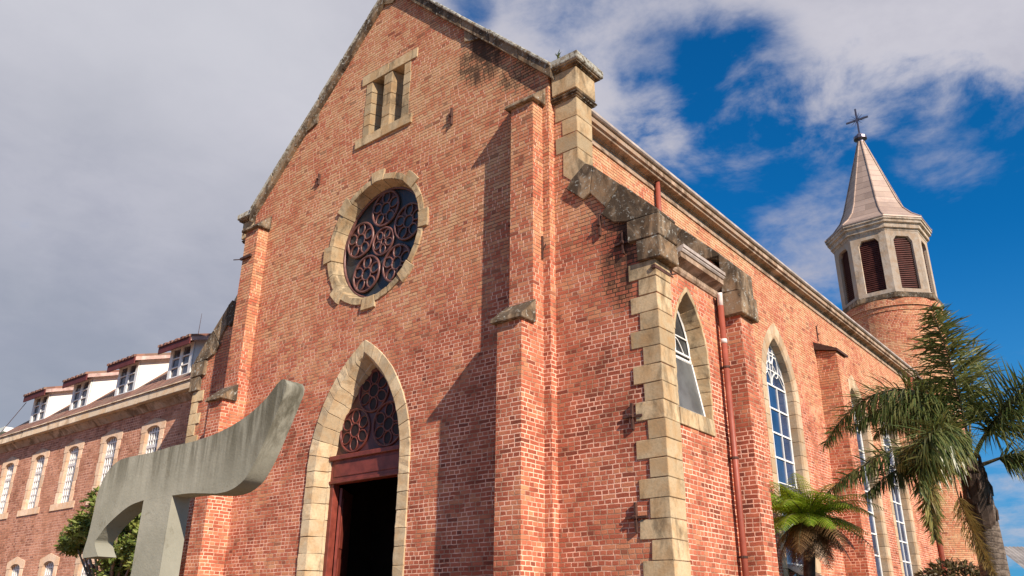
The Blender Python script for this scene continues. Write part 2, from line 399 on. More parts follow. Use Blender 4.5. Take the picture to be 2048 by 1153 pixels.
class MB:
    def __init__(s): s.v = []; s.f = []
    def add(s, vs, fs):
        n = len(s.v); s.v += [tuple(p) for p in vs]; s.f += [tuple(i+n for i in f) for f in fs]; return s
    def hexa(s, p):   # 8 points: 4 of one cap, 4 of the other
        return s.add(p, [(0, 1, 2, 3), (7, 6, 5, 4), (0, 4, 5, 1), (1, 5, 6, 2), (2, 6, 7, 3), (3, 7, 4, 0)])
    def box(s, x0, x1, y0, y1, z0, z1):
        return s.hexa([(x0, y0, z0), (x1, y0, z0), (x1, y1, z0), (x0, y1, z0), (x0, y0, z1), (x1, y0, z1), (x1, y1, z1), (x0, y1, z1)])
    def prism(s, pa, pb):
        n = len(pa)
        return s.add(list(pa)+list(pb), [tuple(range(n)), tuple(range(2*n-1, n-1, -1))]+[(i, (i+1) % n, n+(i+1) % n, n+i) for i in range(n)])
    def ext(s, fr, poly, d0, d1):   # polygon (u,z) in a frame, pushed from depth d0 to d1
        return s.prism([fr(u, z, d0) for u, z in poly], [fr(u, z, d1) for u, z in poly])
    def fbox(s, fr, u0, u1, z0, z1, d0, d1): return s.ext(fr, [(u0, z0), (u1, z0), (u1, z1), (u0, z1)], d0, d1)
    def tube(s, pts, r, n=6, closed=False, cap=True):
        pts = [Vector(p) for p in pts]; k = len(pts); rings = []
        rr = r if isinstance(r, (list, tuple)) else [r]*k
        t = (pts[1]-pts[0]).normalized(); a = t.orthogonal().normalized()
        for i, p in enumerate(pts):
            if closed: t = (pts[(i+1) % k]-pts[i-1]).normalized()
            else: t = (pts[min(i+1, k-1)]-pts[max(i-1, 0)]).normalized()
            a = (a-t*a.dot(t)); a = a.normalized() if a.length > 1e-6 else t.orthogonal().normalized()
            bb = t.cross(a)
            rings.append([p+(a*cos(2*pi*j/n)+bb*sin(2*pi*j/n))*rr[i] for j in range(n)])
        vs = [q for rg in rings for q in rg]; fs = []
        for i in range(k if closed else k-1):
            i2 = (i+1) % k
            for j in range(n): fs.append((i*n+j, i*n+(j+1) % n, i2*n+(j+1) % n, i2*n+j))
        if cap and not closed: fs += [tuple(range(n-1, -1, -1)), tuple((k-1)*n+j for j in range(n))]
        return s.add(vs, fs)
    def lathe(s, cx, cy, prof, n=32, a0=0., flat=False):
        vs = []; fs = []; k = len(prof)
        for r, z in prof:
            for j in range(n):
                a = a0+2*pi*j/n; vs.append((cx+r*cos(a), cy+r*sin(a), z))
        for i in range(k-1):
            for j in range(n): fs.append((i*n+j, i*n+(j+1) % n, (i+1)*n+(j+1) % n, (i+1)*n+j))
        fs += [tuple(range(n-1, -1, -1)), tuple((k-1)*n+j for j in range(n))]
        return s.add(vs, fs)
    def wall(s, fr, outer, holes, d0, d1):
        loops = [outer]+holes
        flat = [p for lp in loops for p in lp]
        tris = tessellate_polygon([[Vector((u, z, 0)) for u, z in lp] for lp in loops])
        n = len(flat)
        s.add([fr(u, z, d0) for u, z in flat]+[fr(u, z, d1) for u, z in flat],
              [t for t in tris]+[(t[2]+n, t[1]+n, t[0]+n) for t in tris] +
              [(b0+i, b0+(i+1) % len(lp), n+b0+(i+1) % len(lp), n+b0+i) for b0, lp in s._starts(loops) for i in range(len(lp))])
        return s
    @staticmethod
    def _starts(loops):
        o = []; k = 0
        for lp in loops: o.append((k, lp)); k += len(lp)
        return o
    def jitter(s, a):
        s.v = [(x+random.uniform(-a, a), y+random.uniform(-a, a), z+random.uniform(-a, a)) for x, y, z in s.v]; return s
    def build(s, name, mat, parent=None, smooth=False, bevel=0, auto=0, recalc=True, label=None, cat=None, kind=None, group=None, origin=None, weld=False):
        if bevel and mat in STONES: s.jitter(.007)
        me = bpy.data.meshes.new(name); org = Vector(origin) if origin else Vector((0, 0, 0))
        me.from_pydata([tuple(Vector(v)-org) for v in s.v], [], s.f)
        if recalc:
            bm = bmesh.new(); bm.from_mesh(me)
            if weld: bmesh.ops.remove_doubles(bm, verts=bm.verts, dist=1e-4)
            bmesh.ops.recalc_face_normals(bm, faces=bm.faces); bm.to_mesh(me); bm.free()
        if smooth:
            for p in me.polygons: p.use_smooth = True
        if auto:
            bm = bmesh.new(); bm.from_mesh(me)
            for f in bm.faces: f.smooth = True
            for e in bm.edges:
                if len(e.link_faces) == 2 and e.calc_face_angle(0) > auto: e.smooth = False
            bm.to_mesh(me); bm.free()
        me.materials.append(mat)
        o = bpy.data.objects.new(name, me); col.objects.link(o); o.location = org
        if parent is not None:
            o.parent = parent; o.matrix_parent_inverse = Matrix.Translation(-WL.get(parent, Vector((0, 0, 0))))
        if bevel:
            md = o.modifiers.new('bevel', 'BEVEL'); md.width = bevel; md.segments = 1; md.limit_method = 'ANGLE'; md.angle_limit = R_(35)
        WL[o] = org.copy()
        if label: o['label'] = label
        if cat: o['category'] = cat
        if kind: o['kind'] = kind
        if group: o['group'] = group
        return o


def FX(sgn=1, y=11.0, xc=-13.0):      # a wall facing the camera: u is the offset from the axis, mirrored if sgn < 0
    return lambda u, z, d: (xc+sgn*u, y+d, z)
def FY(x): return lambda u, z, d: (x-d, u, z)      # a wall facing right: u runs along it, depth goes left


def arch(wd, ht, spring, base, nv=6, na=10):
    """left leg bottom -> apex -> right leg bottom, pointed; (u,z) about the axis"""
    Rr = (wd*wd+ht*ht)/(2*wd); th = math.asin(min(1, ht/Rr))
    if wd > ht: th = math.acos((Rr-wd)/Rr)
    L = [(-wd, base+(spring-base)*i/nv) for i in range(nv)]
    L += [(-wd+Rr-Rr*cos(th*i/na), spring+Rr*sin(th*i/na)) for i in range(na+1)]
    return L+[(-u, z) for u, z in L[-2::-1]]


def arch_ring(mb, fr, uc, profile, base, spring, nv, na, gap=.006, keystone=True):
    """voussoir blocks; profile = [(half width, arch height, depth), ...] closed loop of the section"""
    sub = 3
    lines = [arch(wd, ht, spring, base, nv*sub, na*sub) for wd, ht, d in profile]
    n = nv+na
    for side in (0, 1):
        for i in range(n):
            idx = [i*sub+k for k in range(sub+1)]
            if side: idx = [len(lines[0])-1-q for q in idx]
            st = []
            for ii, q in enumerate(idx):
                ring = []
                for (wd, ht, d), ln in zip(profile, lines):
                    u, z = ln[q]
                    if ii in (0, sub):   # leave a joint
                        q2 = idx[1] if ii == 0 else idx[sub-1]
                        du, dz_ = ln[q2][0]-u, ln[q2][1]-z; l = max(1e-6, sqrt(du*du+dz_*dz_))
                        if not (i == n-1 and ii == sub): u += du/l*gap; z += dz_/l*gap
                    ring.append(fr(uc+u, z, d))
                st.append(ring)
            k = len(profile); vs = [p for r in st for p in r]; fs = [tuple(range(k)), tuple(sub*k+j for j in range(k-1, -1, -1))]
            for a in range(sub):
                for j in range(k): fs.append((a*k+j, a*k+(j+1) % k, (a+1)*k+(j+1) % k, (a+1)*k+j))
            mb.add(vs, fs)


def circ(cx, cz, r, n=24, a0=0.): return [(cx+r*cos(a0+2*pi*i/n), cz+r*sin(a0+2*pi*i/n)) for i in range(n)]


# ------------------------------------------------------------------ ground
MB().add([(-900, -600, 0), (900, -600, 0), (900, 1400, 0), (-900, 1400, 0)], [(0, 1, 2, 3)]).build('ground', simple('grass_ground', (.055, .07, .024), .95, .3, .8), kind='structure')
MB().box(-46, 24, -26, 10.2, -.1, .012).build('bounce_pavement', simple('warm_bounce_paving', (.35, .20, .125), .9, .2, 2), kind='structure')  # unseen paving, reddened and widened to bounce warm light onto the walls
MB().box(-12.5, -4.6, 1.6, 8.2, -.05, .06).build('bounce_cut_patch', simple('bounce_cut_green', (.04, .055, .018), .95, .3, 3), kind='structure')  # unseen dark patch added to cut ground bounce under the cross arms

CAMP = Vector((0, 0, 1.6))
def at(px, py, depth):
    return CAMP+(fw+rt*((px-1024)/F_PX)-up*((py-576.5)/F_PX))*depth


# ------------------------------------------------------------------ church
XC = -13.0
ch = empty('church', (XC, 11.3, 0), 'red brick church with stone trimmed gable, round rose window and pointed doorway', 'church')
F11 = FX(1, 11.0)
GZ = 16.66
# front wall with door, rose and slits cut out
ZR = 9.66
door_hole = [(u, z) for u, z in arch(1.40, 2.45, 4.6, .0, 4, 10)]
outer = [(-4.88, 0), (-1.40, 0)]+door_hole[1:-1]+[(1.40, 0), (4.88, 0), (4.88, GZ-4.88), (0, GZ), (-4.88, GZ-4.88)]
slit_hole = [(-.62, 12.45), (.74, 12.45), (.74, 14.18), (-.62, 14.18)]
slit_hole = [(-.60, 12.5), (.72, 12.5), (.72, 14.12), (-.60, 14.12)]
MB().wall(F11, outer, [circ(.0, ZR, 1.49, 40), slit_hole], 0, .62).build('front_wall', M['brick'], ch)

# pilasters, in two stages, with sloping stone caps
for s in (1, -1):
    fr = FX(s, 0)
    mb = MB()
    mb.fbox(fr, 4.19, 4.73, 0, 6.52, 10.37, 10.995)
    mb.fbox(fr, 4.19, 4.73, 6.521, 11.1, 10.69, 10.996)
    pl = mb.build('pilaster', M['brick'], ch)
    mb = MB()
    mb.prism([(XC+s*4.10, yy, zz) for yy, zz in ((10.28, 6.50), (10.28, 6.57), (10.69, 6.93), (10.69, 6.50))],
             [(XC+s*4.80, yy, zz) for yy, zz in ((10.28, 6.50), (10.28, 6.57), (10.69, 6.93), (10.69, 6.50))])
    o = mb.build('pilaster_cap', M['coping'], pl, bevel=.012)
    mb = MB()
    pr = ((10.60, 11.10), (10.60, 11.16), (10.99, 11.52), (10.99, 11.10))
    mb.prism([(XC+s*4.09, yy, zz) for yy, zz in pr], [(XC+s*4.82, yy, zz) for yy, zz in pr])
    mb.build('pilaster_cap', M['coping'], pl, bevel=.012)

# gable coping: bedded course plus oversailing slab, block by block
for s in (1, -1):
    fr = FX(s, 0)
    mb, mt_ = MB(), MB()
    u = 0.0; n = 6; Lc = 5.02/n
    for i in range(n):
        a, b = i*Lc+(.006 if i else 0), (i+1)*Lc-.006
        z = lambda q: GZ-q
        bump_ = .035*random.random()
        mb.ext(fr, [(a, z(a)-.015), (b, z(b)-.015), (b, z(b)+.235), (a, z(a)+.235)], 10.915-bump_, 11.66)
        bump_ = .025*random.random(); r2 = .015*random.random()
        mt_.ext(fr, [(a, z(a)+.236), (b, z(b)+.236), (b, z(b)+.335+r2), (a, z(a)+.335+r2)], 10.87-bump_, 11.72)
    # long bonding stones that dip into the brickwork
    mb.ext(fr, [(2.58, 14.06), (2.58, 13.74), (3.02, 13.62), (3.02, 13.62+.01)], 10.955, 11.2)
    mb.ext(fr, [(0, GZ-.03), (.28, GZ-.30), (0, GZ-.42)], 10.95, 11.2)
    mb.build('gable_coping', M['coping'], ch, bevel=.015)
    mt_.build('coping_slab', M['lichen'], ch, bevel=.02)

# aisle front walls (parapets) with shaft above
parapet = [(4.87, 0), (6.91, 0), (6.91, 8.00), (5.42, 9.45), (5.42, 11.2), (4.87, 11.2)]
S5 = [(5.62, 9.56), (5.79, 9.43), (5.70, 8.89), (5.56, 8.81), (5.20, 9.15), (5.31, 9.32)]
S4 = [(5.10, 9.99), (5.44, 9.99), (5.45, 9.76), (5.62, 9.565), (5.29, 9.31), (5.10, 9.49)]
S6 = [(5.80, 9.43), (6.345, 8.86), (6.03, 8.50), (5.71, 8.90)]
S7 = [(6.355, 8.86), (7.07, 8.13), (7.07, 8.07), (6.42, 8.09), (6.17, 8.17), (5.92, 8.40), (6.03, 8.50)]
FLAT = lambda s: FX(s, 0)
def parapet_coping(s, y0, y1, name, shaft=True):
    fr = FLAT(s); mb = MB()
    for poly in (S5, S6, S7): mb.ext(fr, poly, y0+random.random()*.012, y1)
    mb.fbox(fr, 6.46, 7.08, 7.665, 8.06, y0-.02, y1+.01)
    mb.fbox(fr, 6.62, 7.07, 7.28, 7.655, y0-.012, y1)
    mb.build(name, M['coping'], ch, bevel=.015)
for s in (1, -1):
    fr = FLAT(s)
    MB().ext(fr, parapet, 11.16, 11.64).build('aisle_front_wall', M['brick'], ch)
    parapet_coping(s, 11.09, 11.69, 'parapet_coping')
    # shaft stones, moulding, block and cap of the kneeler
    mb = MB()
    mb.ext(fr, S4, 11.145, 11.66)
    for z0, z1, u0 in ((10.0, 10.35, 4.93), (10.36, 10.71, 5.09), (10.72, 11.13, 4.93)):
        mb.fbox(fr, u0, 5.44, z0, z1, 11.148, 11.67)
    k = mb.build('kneeler', M['stone'], ch, bevel=.01)
    mb = MB()
    for o_, z0, z1 in ((.035, 11.135, 11.165), (.075, 11.165, 11.20), (.10, 11.20, 11.245)):
        mb.fbox(fr, 4.93-o_, 5.43+o_, z0, z1, 11.15-o_, 11.66+o_)
    mb.build('moulding', M['coping'], k, bevel=.015)
    MB().fbox(fr, 4.93, 5.52, 11.262, 11.76, 11.035, 11.70).build('block', M['stone'], k, bevel=.012)
    mb = MB()
    for o_, z0, z1 in ((.03, 11.761, 11.79), (.08, 11.79, 11.83)):
        mb.fbox(fr, 4.9, 5.52+o_, z0, z1, 11.035-o_, 11.70+o_)
    mb.build('moulding', M['coping'], k)
    mb = MB(); mb.fbox(fr, 4.86, 5.645, 11.831, 12.0, 10.90, 11.84)
    mb.build('cap', M['lichen'], k, bevel=.02)
    # quoins
    mb = MB(); z = 7.27; i = 0
    while z > 0:
        z0 = max(0, z-.2965); u0 = (6.40 if i % 2 == 0 else 6.595)+random.uniform(-.02, .02)
        mb.fbox(fr, u0, 6.925+random.uniform(0, .006), z0+.007, z, 11.142-random.uniform(0, .008), 11.63)
        z -= .2965; i += 1
    mb.build('corner_quoins', M['stone'], ch, bevel=.008)

# side walls
def window_outline(wd, ht, spring, base, uc): return [(uc+u, z) for u, z in arch(wd, ht, spring, base, 4, 10)]
def hole(wd, ht, spring, base, uc): return window_outline(wd, ht, spring, base, uc)
AW = dict(uc=12.22, spring=5.98, base=4.87)
fA = FY(-6.09)
MB().wall(fA, [(11.64, 0), (13.42, 0), (13.42, 7.5), (11.64, 7.5)], [hole(.585, 1.2, 5.85, 4.7, AW['uc'])], 0, .45).build('aisle_side_wall', M['brick'], ch)
fAL = lambda u, z, d: (-19.91+d, u, z)
MB().wall(fAL, [(11.64, 0), (13.42, 0), (13.42, 7.5), (11.64, 7.5)], [], 0, .45).build('aisle_side_wall', M['brick'], ch)
NWIN = (21.44, 27.85, 31.3)
fN = FY(-8.12)
holes = [hole(1.10, 1.86, 7.5, 2.7, c) for c in NWIN]
MB().wall(fN, [(11.62, 0), (35.7, 0), (35.7, 11.25), (11.62, 11.25)], holes, 0, .6).build('nave_side_wall', M['brick'], ch)
fNL = lambda u, z, d: (-17.88+d, u, z)
MB().wall(fNL, [(11.62, 0), (41, 0), (41, 11.25), (11.62, 11.25)], [], 0, .6).build('nave_side_wall', M['brick'], ch)
MB().box(-17.25, -8.75, 40.4, 41, 0, 11.25).build('rear_wall', M['brick'], ch)
MB().box(-17.25, -8.75, 11.63, 40.39, .0, .06).build('floor', M['floor'], ch)
# roof
rf = MB()
for s in (1, -1):
    rf.prism([(XC, 11.66, 16.35), (XC+s*5.12, 11.66, 11.34), (XC+s*5.12, 11.66, 11.42), (XC, 11.66, 16.45)],
             [(XC, 41.2, 16.35), (XC+s*5.12, 41.2, 11.34), (XC+s*5.12, 41.2, 11.42), (XC, 41.2, 16.45)])
rf.build('nave_roof', M['roof'], ch)
for s in (1, -1):
    MB().prism([(XC+s*4.9, 11.65, 9.3), (XC+s*6.95, 11.65, 7.56), (XC+s*6.95, 11.65, 7.64), (XC+s*4.9, 11.65, 9.4)],
               [(XC+s*4.9, 13.41, 9.3), (XC+s*6.95, 13.41, 7.56), (XC+s*6.95, 13.41, 7.64), (XC+s*4.9, 13.41, 9.4)]).build('aisle_roof', M['roof'], ch)
# rear parapet of the aisle bay
for s in (1, -1):
    mb = MB(); mb.ext(FLAT(s), [(4.885, 0), (7.33, 0), (7.33, 6.86), (6.91, 6.86), (6.91, 8.0), (5.43, 9.45), (4.885, 9.9)], 13.42, 13.92)
    mb.build('buttress', M['brick'], ch)
    fr = FLAT(s); mb = MB()
    for poly in (S5, S6, S7): mb.ext(fr, poly, 13.34, 14.0)
    mb.ext(fr, [(7.05, 8.12), (7.38, 7.78), (7.38, 7.32), (7.05, 7.32)], 13.33, 14.01)
    mb.fbox(fr, 7.0, 7.43, 6.86, 7.31, 13.32, 14.02)
    mb.build('parapet_coping', M['coping'], ch, bevel=.015)

# nave cornice, gutter (right side), same on the left
def run_profile(mb, sgn, xw, prof, y0, y1, seg=None):
    ys = [y0]; step = seg or (y1-y0)
    while ys[-1] < y1-.01: ys.append(min(y1, ys[-1]+step))
    for a, b in zip(ys, ys[1:]):
        g_ = .005 if seg else 0
        mb.prism([(xw+sgn*d, a+g_, z) for d, z in prof], [(xw+sgn*d, b-g_, z) for d, z in prof])
for sgn, xw, y1 in ((1, -8.12, 35.72), (-1, -17.88, 41)):
    mb = MB()
    run_profile(mb, sgn, xw, [(-.1, 10.93), (.035, 10.93), (.035, 10.985), (-.1, 10.985)], 11.62, y1, 1.55)
    run_profile(mb, sgn, xw, [(-.1, 10.986), (.015, 10.986), (.015, 11.10), (.05, 11.105), (.06, 11.135), (.20, 11.155), (.21, 11.20), (.26, 11.22), (.26, 11.32), (-.1, 11.33)], 11.62, y1, 1.55)
    mb.build('nave_cornice', M['cornice'], ch)
    mb = MB()
    run_profile(mb, sgn, xw, [(.15, 11.345), (.30, 11.35), (.33, 11.375), (.33, 11.43), (.15, 11.41)], 11.62, y1+.12)
    mb.build('nave_gutter', M['zinc'], ch)
for sgn, xw in ((1, -6.09), (-1, -19.91)):
    mb = MB()
    run_profile(mb, sgn, xw, [(-.1, 7.27), (.02, 7.27), (.05, 7.31), (.05, 7.38), (.14, 7.44), (.2, 7.47), (.2, 7.56), (-.1, 7.56)], 11.70, 13.40, .85)
    mb.build('aisle_cornice', M['cornice'], ch)
    mb = MB(); run_profile(mb, sgn, xw, [(.10, 7.562), (.22, 7.57), (.24, 7.60), (.24, 7.625), (.26, 7.63), (.26, 7.69), (.10, 7.64)], 11.72, 13.32)
    mb.build('aisle_gutter', M['zinc'], ch)

# small buttresses of the nave wall
mb = MB(); mb.prism([(-8.13, 24.6, 0), (-7.5, 24.6, 0), (-7.5, 24.6, 9.40), (-8.13, 24.6, 9.55)], [(-8.13, 25.35, 0), (-7.5, 25.35, 0), (-7.5, 25.35, 9.40), (-8.13, 25.35, 9.55)])
bt = mb.build('buttress', M['brick'], ch)
mb = MB(); mb.prism([(-8.13, 24.5, 9.56), (-7.42, 24.5, 9.40), (-7.42, 24.5, 9.47), (-8.13, 24.5, 9.80)], [(-8.13, 25.45, 9.56), (-7.42, 25.45, 9.40), (-7.42, 25.45, 9.47), (-8.13, 25.45, 9.80)])
mb.build('buttress_cap', M['iron'], bt)


# ---- rose window
def ring_blocks(mb, cu, cz, n, gap):
    sub = 4
    for i in range(n):
        big = i % 3 == 0
        ro = 1.71 if big else 1.575
        df = -.05 if big else -.03
        prof = [(ro, df), (1.425, df), (1.33, .30), (1.50, .30), (1.50, .02), (ro, .02)]
        a0 = 2*pi*(i-.5)/n+pi/2+gap; a1 = 2*pi*(i+.5)/n+pi/2-gap
        vs = []; k = len(prof)
        for j in range(sub+1):
            a = a0+(a1-a0)*j/sub
            vs += [F11(cu+r*cos(a), cz+r*sin(a), d) for r, d in prof]
        fs = [tuple(range(k)), tuple(sub*k+j for j in range(k-1, -1, -1))]
        for q in range(sub):
            for j in range(k): fs.append((q*k+j, q*k+(j+1) % k, (q+1)*k+(j+1) % k, (q+1)*k+j))
        mb.add(vs, fs)
rose = MB().ext(F11, circ(0, ZR, 1.40, 48), .315, .34).build('rose_window', M['darkglass'], ch)
mb = MB(); ring_blocks(mb, 0, ZR, 24, .0035); mb.build('rose_surround', M['stone'], rose, bevel=.008)
mb = MB()
def tloop(mb, fr, u, z, r, rad, d, n=26): mb.tube([fr(a, b, d) for a, b in circ(u, z, r, n)], rad, 6, closed=True)
def rosette(mb, fr, u, z, R, npet, rc, rp, dp, d, rad, a0=pi/2):
    tloop(mb, fr, u, z, R, rad*1.5, d, 36); tloop(mb, fr, u, z, rc, rad, d)
    for i in range(npet):
        a = a0+2*pi*i/npet
        pts = []
        for j in range(20):
            t = 2*pi*j/20; rr = rp*(1+.12*cos(t)); lx = dp+rr*cos(t)*1.15; ly = rr*sin(t)*.92
            pts.append(fr(u+lx*cos(a)-ly*sin(a), z+lx*sin(a)+ly*cos(a), d))
        mb.tube(pts, rad, 6, closed=True)
for i in range(5):
    a = pi/2+2*pi*i/5; rosette(mb, F11, .835*cos(a), ZR+.02+.835*sin(a), .43, 5, .15, .128, .272, .27, .021, a0=a)
rosette(mb, F11, 0, ZR+.02, .335, 5, .07, .095, .185, .27, .018, a0=-pi/2)
tloop(mb, F11, 0, ZR, 1.325, .035, .28, 60)
mb.build('tracery', M['tracery'], rose, smooth=True)
# wooden rosette panels behind the tracery bars
mb = MB()
for i in range(5):
    a = pi/2+2*pi*i/5; mb.ext(F11, circ(.835*cos(a), ZR+.02+.835*sin(a), .42, 30), .298, .314)
mb.ext(F11, circ(0, ZR+.02, .325, 24), .297, .3145)
mb.build('rosette_plate', simple('rosette_wood', (.10, .042, .036), .45, .25, 6, spec=.35), rose)
mb = MB()
def petals(cu, cz, a0, dp, rp, rc):
    mb = MB(); mb.ext(F11, circ(cu, cz, rc, 16), .288, .2965)
    for i in range(5):
        a = a0+2*pi*i/5; mb.ext(F11, circ(cu+dp*cos(a), cz+dp*sin(a), rp, 16), .288, .2965)
    mb.build('pane', M['darkglass'], rose)
for i in range(5):
    a = pi/2+2*pi*i/5; petals(.835*cos(a), ZR+.02+.835*sin(a), a, .272, .118, .145)
petals(0, ZR+.02, -pi/2, .185, .088, .068)

# ---- slit windows
mb = MB()
mb.fbox(F11, -.88, .065, 14.10, 14.385, -.03, .5); mb.fbox(F11, .075, 1.05, 14.105, 14.38, -.026, .5)
mb.fbox(F11, -.94, .01, 12.29, 12.535, -.045, .5); mb.fbox(F11, .02, 1.0, 12.29, 12.54, -.05, .5)
for ul, ur, splL, splR in ((-.72, -.50, 0, .13), (-.07, .20, .0, .13), (.62, .85, 0, 0)):
    z = 12.545
    for i in range(5):
        z1 = z+.308
        a = ul+random.uniform(-.012, .012) if ul < -.5 else ul
        b_ = ur+random.uniform(-.012, .012) if ur > .8 else ur
        mb.prism([F11(p, z+.006, d) for p, d in ((a, -.012), (b_, -.012), (b_+splR, .30), (b_+splR, .5), (a, .5))],
                 [F11(p, z1, d) for p, d in ((a, -.012), (b_, -.012), (b_+splR, .30), (b_+splR, .5), (a, .5))])
        z = z1+.001
sw = mb.build('slit_window', M['stone'], ch, bevel=.006)
MB().fbox(F11, -.9, 1.0, 12.35, 14.3, .505, .53).build('slit_dark_back', M['louver'], sw)  # dark sheet stands in for the shaded void behind the slits

# ---- doorway
mb = MB()
arch_ring(mb, F11, 0, [(1.54, 2.63, -.035), (1.27, 2.36, -.035), (1.24, 2.32, -.005), (1.15, 2.19, .22), (1.12, 2.15, .225), (1.09, 2.10, .34), (1.42, 2.48, .34), (1.42, 2.48, .03), (1.54, 2.63, .03)], 0, 4.62, 14, 9, .005)
dw = mb.build('doorway', M['door'], ch, bevel=.006)
tz = [(u, z) for u, z in arch(1.10, 2.12, 4.62, 4.90, 1, 12) if z >= 4.9]
tz = [(-1.10, 4.9)]+[p for p in arch(1.10, 2.12, 4.62, 4.0, 2, 14) if p[1] > 4.92]+[(1.10, 4.9)]
ty = MB().ext(F11, tz, .335, .42).build('tympanum', simple('tympanum_wood', (.085, .022, .018), .4, .25, 4, spec=.4), dw)
mb = MB(); mg = MB()
for (u, z) in ((0, 6.22), (-.515, 5.44), (.515, 5.44)):
    rosette(mb, F11, u, z, .455, 6, .145, .125, .275, .325, .018, a0=pi/2)
    for a, r in [(None, .14)]+[(pi/2+i*pi/3, .125) for i in range(6)]:
        cu, cz = (u, z) if a is None else (u+.275*cos(a), z+.275*sin(a))
        mg.ext(F11, circ(cu, cz, r, 18), .327, .334)
mb.build('tracery', simple('tympanum_tracery', (.15, .038, .028), .4, .25, 5, spec=.4), dw, smooth=True); mg.build('pane', glass('tympanum_glass', (.022, .014, .013), .5, .15), dw)
mb = MB()
mb.fbox(F11, -1.12, 1.12, 4.40, 4.89, .27, .45); mb.fbox(F11, -1.13, 1.13, 4.84, 4.935, .20, .44); mb.fbox(F11, -1.12, 1.12, 4.36, 4.42, .235, .44)
mb.fbox(F11, -1.0, 1.0, 4.49, 4.78, .255, .3)
mb.build('lintel', M['wood'], dw, bevel=.01)
mb = MB()
for s in (1, -1): mb.fbox(FX(s, 11), 1.0, 1.11, 0, 4.36, .28, .44)
mb.build('door_frame', M['wood'], dw, bevel=.008)
for s in (1, -1):        # leaves swung right back into the church
    mb = MB(); fr = FX(s, 11); p0 = (1.0, .46); dv = (.60, .80); nv_ = (.80, -.60)
    P2 = lambda l, t: (p0[0]+dv[0]*l-nv_[0]*t, p0[1]+dv[1]*l-nv_[1]*t)
    def slab(l0, l1, t0, t1, z0, z1):
        q4 = [P2(l0, t0), P2(l1, t0), P2(l1, t1), P2(l0, t1)]
        mb.prism([fr(u, z0, d) for u, d in q4], [fr(u, z1, d) for u, d in q4])
    slab(0, 1.0, 0, .05, .06, 4.3)
    for z0, z1 in ((.3, 1.5), (1.7, 2.9), (3.1, 4.1)): slab(.1, .9, .051, .065, z0, z1)
    mb.build('door_leaf', M['wood'], dw)

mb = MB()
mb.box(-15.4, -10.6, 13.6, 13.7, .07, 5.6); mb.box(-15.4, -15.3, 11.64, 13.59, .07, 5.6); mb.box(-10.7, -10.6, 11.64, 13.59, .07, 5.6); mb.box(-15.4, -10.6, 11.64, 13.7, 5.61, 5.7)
mb.build('doorway_dark_box', simple('doorway_dark_fill', (.022, .013, .010), .6, .3, 3), ch)  # added dark box that keeps the open doorway black
# ---- aisle window
mb = MB()
arch_ring(mb, fA, 12.22, [(.635, 1.27, -.012), (.575, 1.18, -.012), (.53, 1.10, .29), (.61, 1.23, .29), (.61, 1.23, .02), (.635, 1.27, .02)], 4.88, 5.85, 4, 4, .004)
mb.fbox(fA, 11.64, 12.24, 4.60, 4.875, -.03, .34); mb.fbox(fA, 12.25, 12.84, 4.60, 4.875, -.03, .34)
aw = mb.build('aisle_window', M['stone'], ch, bevel=.006)
gl = [(12.22+u, z) for u, z in arch(.535, 1.105, 5.85, 4.88, 2, 8)]
MB().ext(fA, gl, .315, .325).build('pane', M['darkglass'], aw)
mb = MB()
mb.tube([fA(u, z, .295) for u, z in gl], .022, 4, closed=True)
for zz in (5.99, 5.90): mb.fbox(fA, 11.69, 12.75, zz, zz+.03, .275, .305)
for zz in (6.30,): mb.fbox(fA, 11.74, 12.69, zz, zz+.02, .285, .305)
mb.fbox(fA, 12.205, 12.235, 6.02, 6.92, .285, .305)
mb.tube([fA(12.22-.30+.05*k, 6.02+.25*sin(k*pi/12), .295) for k in range(13)], .012, 4)
mb.build('window_frame', M['white'], aw)
mb = MB(); mb.prism([fA(11.71, 5.88, .27), fA(12.73, 5.88, .27), fA(12.73, 4.93, .10), fA(11.71, 4.93, .10)], [fA(11.71, 5.88, .28), fA(12.73, 5.88, .28), fA(12.73, 4.93, .11), fA(11.71, 4.93, .11)])
op = mb.build('open_sash', M['frost'], aw)
mb = MB(); mb.tube([fA(11.71, 5.88, .265), fA(12.73, 5.88, .265), fA(12.73, 4.93, .095), fA(11.71, 4.93, .095)], .018, 4, closed=True)
mb.build('sash_frame', M['white'], aw)

